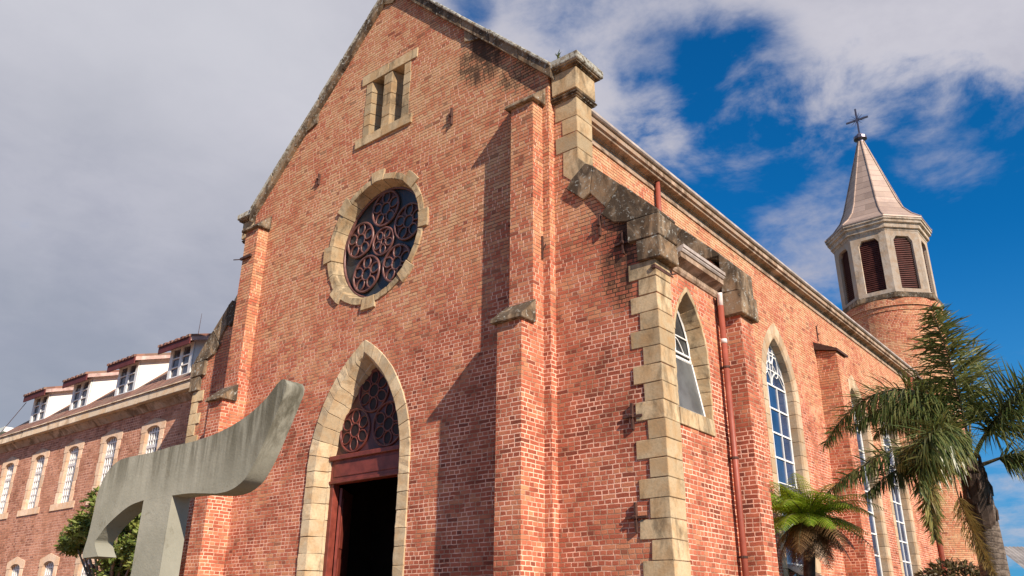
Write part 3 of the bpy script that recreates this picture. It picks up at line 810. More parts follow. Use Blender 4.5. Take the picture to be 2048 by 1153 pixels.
# ---- nave windows
def nave_window(c, first):
    mb = MB()
    arch_ring(mb, fN, c, [(1.26, 2.04, -.014), (.98, 1.68, -.014), (.93, 1.60, .03), (.93, 1.60, .27), (1.16, 1.92, .27), (1.16, 1.92, .02), (1.26, 2.04, .02)], 2.6, 7.5, 13, 7, .005)
    mb.fbox(fN, c-1.3, c+1.3, 2.4, 2.6, -.06, .3)
    wn = mb.build('nave_window', M['pale'], ch, bevel=.006)
    gl = [(c+u, z) for u, z in arch(.94, 1.61, 7.5, 2.6, 2, 10)]
    MB().ext(fN, gl, .262, .272).build('pane', M['glass'], wn)
    mb = MB()
    mb.tube([fN(u, z, .25) for u, z in gl], .028, 4, closed=True)
    t = .016
    for k in (-1, 1): mb.fbox(fN, c+k*.31-t, c+k*.31+t, 2.6, 7.78, .235, .262)
    z = 7.78
    while z > 2.7:
        mb.fbox(fN, c-.94, c+.94, z-.022, z+.022, .23, .2625); z -= .66
    d = .245
    def seg(pts): mb.tube([fN(c+u, z, d) for u, z in pts], .018, 4)
    # intersecting tracery: two lights with heads, ovals and a soufflet
    for k in (-1, 1):
        seg([(k*.47+.44*cos(a), 7.80+.42*sin(a)) for a in [pi*i/10 for i in range(11)]])
        seg([(k*(.47+.0), 8.22)]+[(k*(.02+.0)+k*.0, 8.22)])
        mb.tube([fN(c+k*.36+.17*cos(a), 8.36+.30*sin(a), d) for a in [2*pi*i/20 for i in range(20)]], .016, 4, closed=True)
        seg([(k*.90, 7.80), (k*.55, 8.12), (k*.12, 8.45), (0, 8.50)])
    seg([(0, 7.8), (0, 8.52)])
    mb.tube([fN(c+.27*cos(a), 8.78+.36*sin(a), d) for a in [2*pi*i/24 for i in range(24)]], .02, 4, closed=True)
    seg([(.03, 8.45), (.03, 9.12)]); seg([(-.04, 8.45), (-.04, 9.12)]); seg([(-.5, 8.66), (.5, 8.66)]); seg([(-.5, 8.75), (.5, 8.75)])
    mb.build('window_frame', M['white'], wn)
    mb = MB(); mb.tube([fN(c-.28, 5.12, .23), fN(c+.9, 5.12, .23), fN(c+.9, 4.75, -.18), fN(c-.28, 4.75, -.18)], .018, 4, closed=True)
    mb.tube([fN(c+.31, 5.12, .23), fN(c+.31, 4.75, -.18)], .014, 4)
    mb.prism([fN(c-.28, 5.12, .23), fN(c+.9, 5.12, .23), fN(c+.9, 4.75, -.18), fN(c-.28, 4.75, -.18)], [fN(c-.28, 5.11, .225), fN(c+.9, 5.11, .225), fN(c+.9, 4.74, -.185), fN(c-.28, 4.74, -.185)])
    mb.build('open_sash', M['darkglass'], wn)
    mb = MB(); mb.prism([fN(c-.9, 3.14, .22), fN(c+.9, 3.14, .22), fN(c+.9, 2.85, -.25), fN(c-.9, 2.85, -.25)], [fN(c-.9, 3.12, .22), fN(c+.9, 3.12, .22), fN(c+.9, 2.83, -.25), fN(c-.9, 2.83, -.25)])
    mb.build('open_sash', M['darkglass'], wn)
    return wn
w0 = nave_window(NWIN[0], True)
for c in NWIN[1:]:
    kids = [k for k in bpy.data.objects if k.parent == w0]
    w2 = w0.copy(); col.objects.link(w2); w2.location = w0.location+Vector((0, c-NWIN[0], 0)); w2.matrix_parent_inverse = w0.matrix_parent_inverse.copy()
    for k in kids:
        if k.name.startswith('open_sash'): continue
        k2 = k.copy(); col.objects.link(k2); k2.parent = w2; k2.matrix_parent_inverse = k.matrix_parent_inverse.copy()

# ---- pipes and iron ties
mb = MB()
mb.tube([(-5.97, 13.29, 7.06), (-5.97, 13.29, 0)], .055, 10)
dp = mb.build('drainpipe', M['pipe'], ch, smooth=True)
for zz in (5.9, 4.3, 2.7):
    mb = MB(); mb.tube([(-5.97, 13.29, zz-.018), (-5.97, 13.29, zz+.018)], .066, 10); mb.box(-6.1, -5.97, 13.27, 13.31, zz-.015, zz+.015); mb.build('pipe_bracket', M['iron'], dp)
mb = MB(); mb.tube([(-5.95, 13.25, 7.30), (-5.955, 13.26, 7.25), (-5.97, 13.29, 7.18), (-5.97, 13.29, 7.05)], .05, 10)
mb.build('pipe_elbow', M['pvc'], dp, smooth=True); mb = MB()
for zz in (6.38,): mb.tube([(-5.97, 13.29, zz-.04), (-5.97, 13.29, zz+.04)], .06, 10)
mb.build('pipe_collar', M['pvc'], dp, smooth=True)
mb = MB(); mb.tube([(-8.02, 15.05, 11.18), (-8.02, 15.05, 9.2)], .06, 10); mb.build('drainpipe', M['pipe'], ch, smooth=True)
mb = MB(); mb.tube([(-8.02, 35.3, 11.2), (-8.02, 35.3, 0)], .09, 10); mb.build('drainpipe', M['pipe'], ch, smooth=True)
mb = MB(); mb.box(-6.13, -6.06, 11.10, 11.60, 7.10, 7.16); mb.tube([(-6.09, 11.6, 7.13), (-6.02, 11.75, 7.19)], .015, 6)
mb.build('iron_bracket', M['iron'], ch)
def anchor(pts):
    mb = MB()
    for x, y, z, vert, ln in pts:
        if vert in (1, 2): mb.box(x-.016, x+.016, y-.05, y+.02, z-ln/2, z+ln/2)
        if vert in (0, 2): mb.box(x-ln*.42, x+ln*.42, y-.035, y+.02, z-.018, z+.018)
        mb.tube([(x-.03, y-.06, z), (x+.03, y-.06, z)], .03, 6)
    mb.build('iron_anchor', M['iron'], ch)
for a in ((-6.64, 11.15, 4.70, 2, .42), (-6.66, 11.15, 3.16, 2, .44), (-6.66, 11.15, 7.72, 2, .40), (-7.12, 11.15, 8.20, 1, .40), (-10.72, 10.99, 11.9, 1, .42), (-15.24, 10.99, 11.94, 1, .30), (-9.0, 10.99, 8.7, 1, .3)): anchor([a])
mb = MB(); mb.box(-8.275, -8.24, 10.93, 10.97, 7.80, 8.26); mb.tube([(-8.22, 10.95, 8.0), (-8.18, 10.95, 8.08)], .012, 5); mb.build('iron_anchor', M['iron'], ch)
mb = MB(); mb.box(-8.13, -8.09, 24.95, 24.99, 9.95, 10.45); mb.tube([(-8.08, 24.97, 10.18), (-8.08, 25.06, 10.2)], .02, 5); mb.build('iron_anchor', M['iron'], ch)
mb = MB(); mb.box(-17.75, -17.3, 10.62, 10.68, 10.30, 10.36); mb.tube([(-17.75, 10.65, 10.33), (-18.0, 10.6, 10.37)], .014, 5); mb.build('iron_bracket', M['iron'], ch)

# ---- bell tower
ts = MB().lathe(TWX, TWY, [(TWR, 0), (TWR, 15.05), (TWR+.04, 15.05), (TWR+.04, 15.25), (TWR+.10, 15.25), (TWR+.10, 15.45), (TWR+.06, 15.45), (TWR+.06, 15.60)], 48).build('bell_tower', M['tower'], ch)
OC = R_(22.5)
oct_ = lambda r, z: [(TWX+r*cos(OC+k*pi/4), TWY+r*sin(OC+k*pi/4), z) for k in range(8)]
mb = MB(); mb.lathe(TWX, TWY, [(2.20, 15.60), (2.32, 15.62), (2.32, 15.86), (2.16, 15.93), (1.9, 15.93)], 8, OC)
mb.build('belfry_sill', M['coping'], ts, bevel=.02)
mb = MB(); lv = MB()
ro = 2.12; ap = ro*cos(pi/8); hw = ro*sin(pi/8)
for k in range(8):
    a = k*pi/4; nx_, ny_ = cos(a), sin(a)
    fr = (lambda nx_, ny_: (lambda u, z, d: (TWX+nx_*(ap-d)-ny_*u, TWY+ny_*(ap-d)+nx_*u, z)))(nx_, ny_)
    hl = [(-.46, 16.12), (.46, 16.12), (.46, 18.55), (.30, 18.78), (-.30, 18.78), (-.46, 18.55)]
    mb.wall(fr, [(-hw, 15.931), (hw, 15.931), (hw, 19.15), (-hw, 19.15)], [hl], 0, .22)
    z = 16.14
    while z < 18.72:
        w_ = .46 if z < 18.5 else .34
        lv.prism([fr(-w_, z, .12), fr(w_, z, .12), fr(w_, z+.095, .21), fr(-w_, z+.095, .21)], [fr(-w_, z+.018, .12), fr(w_, z+.018, .12), fr(w_, z+.113, .21), fr(-w_, z+.113, .21)])
        z += .098
    lv.prism([fr(-.5, 16.1, .225), fr(.5, 16.1, .225), fr(.5, 18.8, .225), fr(-.5, 18.8, .225)], [fr(-.5, 16.1, .235), fr(.5, 16.1, .235), fr(.5, 18.8, .235), fr(-.5, 18.8, .235)])
mb.lathe(TWX, TWY, [(2.14, 19.05), (2.17, 19.15), (2.26, 19.16), (2.26, 19.36), (2.38, 19.40), (2.38, 19.52), (2.44, 19.54), (2.44, 19.64), (2.2, 19.66)], 8, OC)
mb.build('belfry', M['belfry'], ts)
lv.build('louver', M['louver'], ts)
mb = MB(); mb.lathe(TWX, TWY, [(2.47, 19.645), (2.47, 19.70), (2.0, 20.08), (1.62, 20.55), (1.38, 21.1), (.14, 25.15)], 8, OC)
for k in range(8):
    a = OC+k*pi/4
    mb.tube([(TWX+r*cos(a), TWY+r*sin(a), z) for r, z in ((2.46, 19.71), (2.01, 20.09), (1.63, 20.56), (1.39, 21.1), (.15, 25.13))], .035, 5)
mb.build('spire', M['spire'], ts)
mb = MB(); mb.lathe(TWX, TWY, [(.15, 25.1), (.16, 25.2), (.33, 25.28), (.33, 25.42), (.18, 25.46), (.14, 25.6)], 12)
mb.box(TWX-.04, TWX+.04, TWY-.04, TWY+.04, 25.6, 27.15)
mb.box(TWX-.56, TWX-.041, TWY-.035, TWY+.035, 26.435, 26.515); mb.box(TWX+.041, TWX+.56, TWY-.035, TWY+.035, 26.435, 26.515)
for k in range(12):
    a = 2*pi*k/12+.13; mb.tube([(TWX+.08*cos(a), TWY-.03, 26.475+.08*sin(a)), (TWX+.40*cos(a), TWY-.03, 26.475+.40*sin(a))], [.022, .006], 4)
mb.build('spire_cross', M['metal'], ts)

# ------------------------------------------------------------------ convent wing on the left
YW = 12.05
cv = empty('convent_building', (-32, 14, 0), 'long brick convent wing with white dormers and tall barred windows left of the church', 'building')
fW = FX(1, YW, 0)
WX = [-23.45-2.5*i for i in range(8)]
LX = [-26.05-2.48*i for i in range(7)]
def seg_arch(c, hw, zb, zs, rise, n=8): return [(c-hw, zb), (c+hw, zb)]+[(c+hw*cos(pi*i/n), zs+rise*sin(pi*i/n)) for i in range(n+1)]
holes = [seg_arch(c, .42, 5.2, 6.88, .17) for c in WX]+[seg_arch(c, .42, 1.6, 3.28, .17) for c in LX]
MB().wall(fW, [(-46, 0), (-19.95, 0), (-19.95, 7.9), (-46, 7.9)], holes, 0, .45).build('wing_wall', M['wing'], cv)
MB().box(-46, -20, 12.6, 26, 0, 7.9).build('wing_rear', M['wing'], cv)
def wing_window(c, zb, zs):
    mb = MB(); g_ = .004
    # long-and-short jamb stones, arched head with square shoulders, sill
    z = zb; i = 0; hts = (.36, .30, .40, .30, .36)
    while z < zs-.05:
        z1 = min(zs, z+hts[i % 5]); wd = .60 if i % 2 else .64
        if z1 > zs-.2: z1 = zs
        for s in (1, -1):
            a, b_ = (c+s*.395, c+s*wd)
            mb.fbox(fW, min(a, b_), max(a, b_), z+g_, z1, -.015, .2)
        z = z1; i += 1
    for s in (1, -1):
        n = 6; top = [(c+s*.395*cos(pi/2*i/n), zs+.16*sin(pi/2*i/n)) for i in range(n+1)]
        mb.ext(fW, [(c+s*.395, zs+g_), (c+s*.68, zs+g_), (c+s*.68, zs+.24), (c+s*.50, zs+.28), (c+s*.003, zs+.40)]+top[::-1][0:n], -.02, .2)
    mb.fbox(fW, c-.84, c-.003, zb-.21, zb, -.03, .22); mb.fbox(fW, c+.003, c+.84, zb-.21, zb, -.03, .22)
    wn = mb.build('wing_window', M['wingstone'], cv, bevel=.006)
    MB().ext(fW, seg_arch(c, .41, zb, zs, .165), .14, .15).build('pane', M['wingpane'], wn)
    mb = MB()
    for k in range(6):
        u = c-.37+.148*k; mb.fbox(fW, u-.024, u+.024, zb, zs+.11+(.05 if 0 < k < 5 else 0), .085, .115)
    z = zb+.02
    zt = zs-.42
    while z < zs+.02:
        mb.fbox(fW, c-.395, c+.395, z-.02, z+.02, .087, .113); z += .235
    mb.fbox(fW, c-.395, c+.395, zt-.045, zt+.045, .075, .118)
    mb.fbox(fW, c-.395, c-.335, zb, zs, .082, .116); mb.fbox(fW, c+.335, c+.395, zb, zs, .082, .116)
    mb.build('grille', M['white'], wn)
    return wn
def copy_part(o, off, parent):
    kids = [k for k in bpy.data.objects if k.parent == o]
    n = o.copy(); col.objects.link(n); n.location = o.location+Vector(off); n.parent = parent; n.matrix_parent_inverse = o.matrix_parent_inverse.copy()
    for k in kids:
        k2 = k.copy(); col.objects.link(k2); k2.parent = n; k2.matrix_parent_inverse = k.matrix_parent_inverse.copy()
    return n
a0_ = wing_window(WX[0], 5.22, 6.88)
for c in WX[1:5]: copy_part(a0_, (c-WX[0], 0, 0), cv)
a1_ = wing_window(LX[0], 1.6, 3.28)
for c in LX[1:4]: copy_part(a1_, (c-LX[0], 0, 0), cv)
# cornice and gutter
mb = MB(); x = -46
while x < -19.96:
    x1 = min(-19.96, x+1.0)
    mb.prism([(x+.004, YW-d, z) for d, z in ((-.1, 7.52), (.03, 7.52), (.06, 7.56), (.14, 7.64), (.20, 7.68), (.20, 7.72), (-.1, 7.72))], [(x1-.004, YW-d, z) for d, z in ((-.1, 7.52), (.03, 7.52), (.06, 7.56), (.14, 7.64), (.20, 7.68), (.20, 7.72), (-.1, 7.72))]); x = x1
mb.build('wing_cornice', M['cornice'], cv)
mb = MB(); x = -46
while x < -19.96:
    x1 = min(-19.96, x+2.0)
    mb.box(x+.003, x1-.003, YW-.36, YW+.1, 7.722, 7.965); x = x1
mb.box(-46, -19.97, YW-.40, YW-.33, 7.967, 8.01)
mb.build('wing_gutter', M['wingcor'], cv, bevel=.012)
# mansard roof
rs = [(11.72, 7.99), (14.25, 10.24), (18.5, 10.75), (26.2, 8.0)]
MB().prism([(-35.3+1.2*k, y, z) for k, (y, z) in zip((0, 1, 1.3, 0), rs)]+[(-35.3, 18.5, 8.0)], [(-19.92, y, z) for y, z in rs]+[(-19.92, 18.5, 8.0)]).build('wing_roof', M['tile'], cv)
# dormers
def dormer(xr):
    xl = xr-1.30
    mb = MB()
    side = [(12.42, 8.2), (12.42, 9.62), (14.4, 10.2), (14.4, 9.5)]
    for x0, x1 in ((xl, xl+.07), (xr-.07, xr)):
        mb.prism([(x0, y, z) for y, z in side], [(x1, y, z) for y, z in side])
    mb.box(xl+.071, xr-.071, 12.44, 12.5, 8.2, 8.56); mb.box(xl+.071, xr-.071, 12.44, 12.5, 9.52, 9.62)
    dm = mb.build('dormer', M['plaster'], cv)
    mb = MB()
    ux0, ux1 = xl, xr; fz = (8.54, 9.56)
    yf = (12.385, 12.435)
    mb.box(ux0, ux0+.13, *yf, *fz); mb.box(ux1-.13, ux1, *yf, *fz)
    mb.box(ux0+.131, ux1-.131, *yf, fz[0], fz[0]+.07); mb.box(ux0+.131, ux1-.131, *yf, fz[1]-.06, fz[1])
    mb.box(ux0-.03, ux1+.03, 12.36, 12.43, 8.49, 8.539)
    xm = (ux0+ux1)/2
    mb.box(xm-.045, xm+.045, *yf, fz[0]+.071, fz[1]-.061)
    for (p, q_) in ((ux0+.132, xm-.046), (xm+.046, ux1-.132)):
        for k in (1, 2): z = fz[0]+.07+(fz[1]-fz[0]-.13)*k/3; mb.box(p, q_, 12.39, 12.43, z-.016, z+.016)
        mb.box(p, p+.03, 12.388, 12.432, fz[0]+.072, fz[1]-.062); mb.box(q_-.03, q_, 12.388, 12.432, fz[0]+.072, fz[1]-.062)
    mb.build('window_frame', M['white'], dm)
    MB().box(ux0+.1, ux1-.1, 12.436, 12.443, 8.58, 9.52).build('pane', M['curtain'], dm)
    # shed roof, lying on the dormer
    RZ = lambda y: 9.62+(y-12.15)*.30
    mb = MB(); x0, x1 = xl-.26, xr+.22; nx = 11
    for i in range(nx):
        a, b_ = x0+(x1-x0)*i/nx, x0+(x1-x0)*(i+1)/nx
        hh = .045 if i % 2 else .075
        mb.prism([(a+.001, y, RZ(y)+dz_) for y, dz_ in ((12.06, .0), (12.06, hh), (14.5, hh), (14.5, 0))], [(b_-.001, y, RZ(y)+dz_) for y, dz_ in ((12.06, .0), (12.06, hh), (14.5, hh), (14.5, 0))])
    mb.build('dormer_roof', M['tile'], dm)
    mb = MB(); mb.box(x0, x1-.0, 12.10, 12.14, RZ(12.1)-.22, RZ(12.1)-.004); mb.build('fascia', M['fascia'], dm)
    for xa in (x0+.001, x1-.045):
        mb = MB()
        mb.prism([(xa, y, RZ(y)+dz_) for y, dz_ in ((12.141, -.13), (12.141, -.004), (14.3, -.004), (14.3, -.10))], [(xa+.044, y, RZ(y)+dz_) for y, dz_ in ((12.141, -.13), (12.141, -.004), (14.3, -.004), (14.3, -.10))])
        mb.build('eave_board', M['eave'], dm)
    mb = MB(); mb.prism([(x0+.05, y, RZ(y)-.012) for y in (12.142, 14.3)]+[(x0+.05, y, RZ(y)-.03) for y in (14.3, 12.142)], [(x1-.05, y, RZ(y)-.012) for y in (12.142, 14.3)]+[(x1-.05, y, RZ(y)-.03) for y in (14.3, 12.142)])
    mb.build('soffit', M['eave'], dm)
    return dm
d0 = dormer(-22.54)
for i in range(1, 4): copy_part(d0, (-3.24*i, 0, 0), cv)
mb = MB(); mb.tube([(-26.4, 14.6, 10.2), (-26.4, 14.6, 11.0), (-26.37, 14.6, 12.0)], [.02, .012, .006], 5); mb.build('lightning_rod', M['iron'], cv)
mb = MB(); mb.tube([(-33.9, 12.25, 9.42), (-34.6, 11.75, 8.05)], .012, 5); mb.build('guy_wire', M['iron'], cv)

# pale block beyond the end of the wing
AB = at(15, 856, 60)
ab = empty('annex_building', (AB.x-5, AB.y+3, 0), 'pale flat roofed block just showing beyond the far end of the convent wing', 'building')
MB().box(AB.x-10, AB.x, AB.y, AB.y+6, 0, AB.z-.35).build('annex_wall', M['plaster'], ab)
MB().box(AB.x-10.3, AB.x+.3, AB.y-.3, AB.y+6.3, AB.z-.349, AB.z).build('roof_slab', M['plaster'], ab)

# ------------------------------------------------------------------ concrete tau cross
TF = [(-5.77, 3.52), (-5.72, 3.51), (-5.69, 3.45), (-5.72, 3.36), (-5.84, 3.14), (-5.97, 2.91), (-6.10, 2.75), (-6.20, 2.69), (-6.32, 2.655), (-6.5, 2.645), (-6.72, 2.665), (-6.95, 2.685), (-7.235, 2.69),
      (-7.235, 2.3), (-7.235, 0), (-7.735, 0), (-7.735, 2.3), (-7.735, 2.69), (-7.95, 2.665), (-8.13, 2.61), (-8.37, 2.50), (-8.50, 2.40), (-8.55, 2.35), (-8.50, 2.28), (-8.43, 2.215), (-8.745, 2.21), (-8.76, 2.27), (-8.72, 2.43), (-8.70, 2.68), (-8.70, 2.80), (-8.66, 2.92), (-8.57, 3.04), (-8.43, 3.115), (-8.23, 3.145), (-7.75, 3.14), (-7.37, 3.155), (-7.03, 3.155), (-6.71, 3.175), (-6.42, 3.22), (-6.17, 3.29), (-5.96, 3.39), (-5.83, 3.49)]
mb = MB()
def smooth_run(P, i0, i1, n=4):      # Catmull-Rom through the curved runs of the outline
    o = []
    for i in range(i0, i1):
        p0, p1, p2, p3 = (Vector(P[max(i0, min(i1, k))]) for k in (i-1, i, i+1, i+2))
        for j in range(n):
            t = j/n; q = .5*((2*p1)+(p2-p0)*t+(2*p0-5*p1+4*p2-p3)*t*t+(3*p1-p0-3*p2+p3)*t**3)
            o.append((q.x, q.y))
    return o+[tuple(P[i1])]
lo = TF.index((-8.745, 2.21)); TF2 = TF+[TF[0]]
fl = smooth_run(TF2, 0, 12)+TF[13:17]+smooth_run(TF2, 17, 24)+smooth_run(TF2, lo, len(TF))[:-1]; tri = tessellate_polygon([[Vector((u, z, 0)) for u, z in fl]]); n = len(fl)
mb.add([(u, 4.0, z) for u, z in fl]+[(u, 4.185, z) for u, z in fl], [t for t in tri]+[(t[2]+n, t[1]+n, t[0]+n) for t in tri]+[(i, (i+1) % n, n+(i+1) % n, n+i) for i in range(n)])
tau = mb.build('tau_cross', M['concrete'], None, bevel=.018, auto=R_(32), label='grey concrete tau cross with upswept arm standing before the church front', cat='cross', origin=(-7.48, 4.09, 0))

# ------------------------------------------------------------------ plants
def leafstrip(mb, p, d, ln, wd, droop, nrm, segs=3, fold=0):
    """one narrow leaf: p base, d direction, drooping"""
    d = d.normalized(); sd = d.cross(nrm)
    sd = sd.normalized() if sd.length > 1e-4 else d.orthogonal().normalized()
    prof = (0.55, 1.0, .75, .06) if segs == 3 else (.6, 1.0, .06)
    vs = []; q = Vector(p); dd = d.copy()
    for i in range(segs+1):
        w_ = wd*prof[i]; vs += [q-sd*w_, q+sd*w_]
        dd = (dd+Vector((0, 0, -droop))).normalized(); q = q+dd*(ln/segs)
    mb.add(vs, [(2*i, 2*i+1, 2*i+3, 2*i+2) for i in range(segs)])

def bez(p0, p1, p2, p3, t):
    s = 1-t; return p0*(s*s*s)+p1*(3*s*s*t)+p2*(3*s*t*t)+p3*(t*t*t)

PD = 17.0/14
palm_base = at(1990, 1150, 14.0*PD); pb = Vector((palm_base.x-.05, palm_base.y+.1, 0))
T = lambda x, y, d: at(x, y, d*PD)
palm = empty('palm_tree', pb, 'queen palm with ringed trunk and feathery drooping fronds beside the nave wall', 'tree')
C0 = T(1947, 925, 14.0)
tp = [Vector((pb.x, pb.y, 0)), Vector((pb.x+.02, pb.y, 1.0)), T(2000, 1195, 14.0), T(1978, 1090, 14.0), T(1961, 1010, 14.0)]
pt = MB().tube(tp+[T(1956, 985, 14.0)], [r*PD*.9 for r in (.27, .26, .255, .245, .235, .23)], 16).build('trunk', M['palmtrunk'], palm, smooth=True)
# fibrous crown shaft of old leaf bases
mb = MB(); axis = [T(1968, 1052, 14.0), T(1963, 1040, 14.0), T(1956, 1000, 14.0), T(1950, 965, 14.0), T(1944, 938, 14.0), T(1938, 912, 14.0)]
mb.tube(axis, [r*PD*.9 for r in (.235, .265, .25, .225, .18, .09)], 14)
for k in range(22):
    a = k*2.4; f = .25+.7*k/22; i = min(4, int(f*5)); base = axis[i].lerp(axis[i+1], f*5-i)
    o_ = Vector((cos(a), sin(a), 0)); rr = (.265, .255, .235, .20, .15)[i]*PD
    mb.tube([base+o_*rr*.92-Vector((0, 0, .12)), base+o_*(rr*.97)+Vector((0, 0, .06)), base+o_*(rr*.88)+Vector((-.02, 0, .24))], [.04, .035, .008], 6)
mb.build('crown_shaft', M['trunk'], palm)
def frond(pts, ln=.55, n=95, mat='frond', droop=.22, wid=.013, plume=1.0, name='frond', start=.22, rr=.030, thin=1.0):
    p = [Vector(q) for q in pts]; ln *= PD; wid *= PD; rr *= PD
    mb = MB(); K = 18
    path = [bez(*p, i/K) for i in range(K+1)]
    rad = [rr*(1-.88*i/K) for i in range(K+1)]
    r_ = MB().tube(path, rad, 5)
    for i in range(n):
        t = start+(1-start)*(i+random.random()*.6)/n
        q = bez(*p, t); tg = (bez(*p, min(1, t+.02))-bez(*p, max(0, t-.02))).normalized()
        sd = tg.cross(Vector((0, 0, 1))); sd = sd.normalized() if sd.length > .05 else Vector((1, 0, 0))
        upv = sd.cross(tg).normalized()
        sz = (sin(pi*min(1, .16+.84*(t-start)/(1-start))**.8)*.75+.28)
        for s in (1, -1):
            if random.random() > thin: continue
            if random.random() < .25: s = -s
            el = random.uniform(-.85, 1.05)*plume
            d = sd*s*cos(el)+upv*sin(el)+tg*random.uniform(.35, .8)
            l = ln*sz*random.uniform(.75, 1.15)
            leafstrip(mb, q, d, l, wid*random.uniform(.6, 1.1), droop*random.choice((.3, .7, 1.1, 1.6, 2.3)), upv+Vector((random.uniform(-.5, .5), random.uniform(-.5, .5), 0)))
    fo = mb.build(name, M[mat], palm, recalc=False)
    r_.build('rachis', M['rachis'], fo, smooth=True)
frond([C0, T(1925, 820, 14.1), T(1905, 720, 14.2), T(1862, 615, 14.3)], .85, 249, droop=.24, wid=.015, plume=1.2)
frond([C0, T(1960, 880, 13.9), T(1985, 835, 13.6), T(2085, 745, 13.2)], .85, 256, droop=.24, start=.42, wid=.015, rr=.05, plume=1.2)
frond([C0, T(1962, 945, 14.0), T(1985, 905, 13.9), T(2100, 900, 13.5)], .55, 148, droop=.4, start=.58, wid=.013, rr=.05)
frond([C0, T(1900, 745, 14.3), T(1735, 730, 14.4), T(1650, 890, 14.4)], .66, 290, droop=.38, start=.26, wid=.014, plume=1.2)
frond([C0, T(1895, 850, 13.3), T(1850, 800, 12.8), T(1838, 985, 12.6)], .72, 276, droop=.40, start=.22, wid=.015, plume=1.2)
frond([C0, T(1890, 870, 13.7), T(1780, 870, 13.4), T(1655, 985, 13.3)], .64, 270, droop=.48, start=.18, wid=.014, plume=1.1)
frond([C0, T(1880, 850, 13.2), T(1835, 880, 12.9), T(1872, 1080, 12.8)], .52, 283, droop=.45, start=.28, wid=.013, mat='frondgold')
frond([C0, T(1900, 850, 14.9), T(1820, 790, 15.4), T(1750, 870, 15.6)], .6, 243, droop=.35, start=.3, wid=.013)
frond([C0, T(1910, 830, 14.8), T(1870, 770, 15.2), T(1800, 800, 15.4)], .5, 148, droop=.30, start=.35, wid=.013)
frond([C0, T(1930, 850, 14.6), T(1950, 760, 15.3), T(1945, 680, 15.8)], .6, 121, droop=.25, start=.45, wid=.013, thin=.6)
frond([C0, T(1900, 880, 13.5), T(1860, 850, 13.0), T(1800, 930, 12.9)], .6, 229, droop=.4, start=.25, wid=.014, mat='frondgold')
frond([T(1957, 945, 13.85), T(1880, 880, 13.6), T(1895, 985, 13.5), T(1990, 1150, 13.55)], .34, 148, mat='fronddry', droop=.5, start=.62, wid=.007, rr=.022)
frond([T(1850, 905, 13.0), T(1852, 960, 12.9), T(1858, 1010, 12.85), T(1872, 1080, 12.8)], .30, 121, mat='fronddry', droop=.5, start=.05, wid=.009, rr=.015)

frond([C0, T(1900, 790, 14.2), T(1790, 780, 14.2), T(1700, 860, 14.2)], .62, 230, droop=.36, start=.22, wid=.014, plume=1.2)
frond([C0, T(1900, 910, 13.6), T(1820, 900, 13.3), T(1730, 990, 13.2)], .6, 220, droop=.45, start=.2, wid=.014, plume=1.1)

# tree fern
fb = at(1590, 1085, 17.2)
tf = empty('tree_fern', (fb.x, fb.y, 0), 'bright green tree fern with brown dead skirt behind the stone capped buttress', 'tree fern')
FC = at(1612, 1038, 17.2)
mb = MB(); mb.tube([(fb.x, fb.y+.1, 0), (fb.x+.03, fb.y+.05, 1.2), FC-Vector((0, 0, .5)), FC], [.13, .11, .12, .09], 12)
mb.build('trunk', M['trunk'], tf, smooth=True)
def fern_frond(az, el, ln, mat, name='frond', sag=.9):
    d = Vector((cos(az)*cos(el), sin(az)*cos(el), sin(el)))
    K = 52; q = FC.copy()+Vector((cos(az), sin(az), 0))*.06; dd = d.copy(); mb = MB(); path = []
    for i in range(K):
        path.append(q.copy()); t = i/K
        dd = (dd+Vector((0, 0, -sag*1.6/K*(.4+1.6*t)))).normalized(); q = q+dd*ln/K
        if i < 4: continue
        sd = dd.cross(Vector((0, 0, 1))).normalized(); upv = sd.cross(dd)
        pl = .42*(sin(pi*(.10+.88*t)**.75))*.8+.03
        if i % 2: continue
        for s in (1, -1):
            pd = (sd*s+dd*.40+Vector((0, 0, -.10+random.uniform(-.08, .08)))).normalized()
            nseg = 7; qq = q.copy(); pdd = pd.copy(); vs = [qq.copy()]; fs = []
            for j in range(nseg):
                tt = j/nseg; qq2 = qq+pdd*pl/nseg; wd_ = .024*(1-tt)**.6+.004; c0 = 0 if j == 0 else 3*j
                vs += [qq+pdd*pl/nseg*.8+dd*wd_, qq+pdd*pl/nseg*.8-dd*wd_, qq2.copy()]
                n0 = 1+3*j; fs += [(c0, n0, n0+2), (c0, n0+2, n0+1)]
                qq = qq2; pdd = (pdd+Vector((0, 0, -.12))).normalized()
            mb.add(vs, fs)
    f_ = mb.build(name, M[mat], tf, recalc=False)
    MB().tube(path, [.014*(1-.85*i/K) for i in range(K)], 4).build('rachis', M['rachis'], f_)
for k in range(21):
    fern_frond(2*pi*k/21+random.uniform(-.15, .15), random.uniform(.45, .9), random.uniform(1.3, 1.65), 'fern', sag=random.uniform(.5, .8))
for k in range(9): fern_frond(2*pi*k/9+.4, random.uniform(.75, 1.1), random.uniform(.8, 1.15), 'fern', sag=.85)
for k in range(14): fern_frond(2*pi*k/14+.2, random.uniform(.05, .35), random.uniform(1.0, 1.35), 'fern', sag=random.uniform(.5, .8))
for k in range(34):
    fern_frond(2*pi*k/24+random.uniform(-.2, .2), random.uniform(-.9, -.15), random.uniform(.6, 1.2), 'ferndry', 'dead_frond', sag=random.uniform(.4, .9))
fern_frond(-.25, -.15, 1.7, 'ferndry', 'dead_frond', sag=.55); fern_frond(-.7, -.05, 1.5, 'ferndry', 'dead_frond', sag=.7)

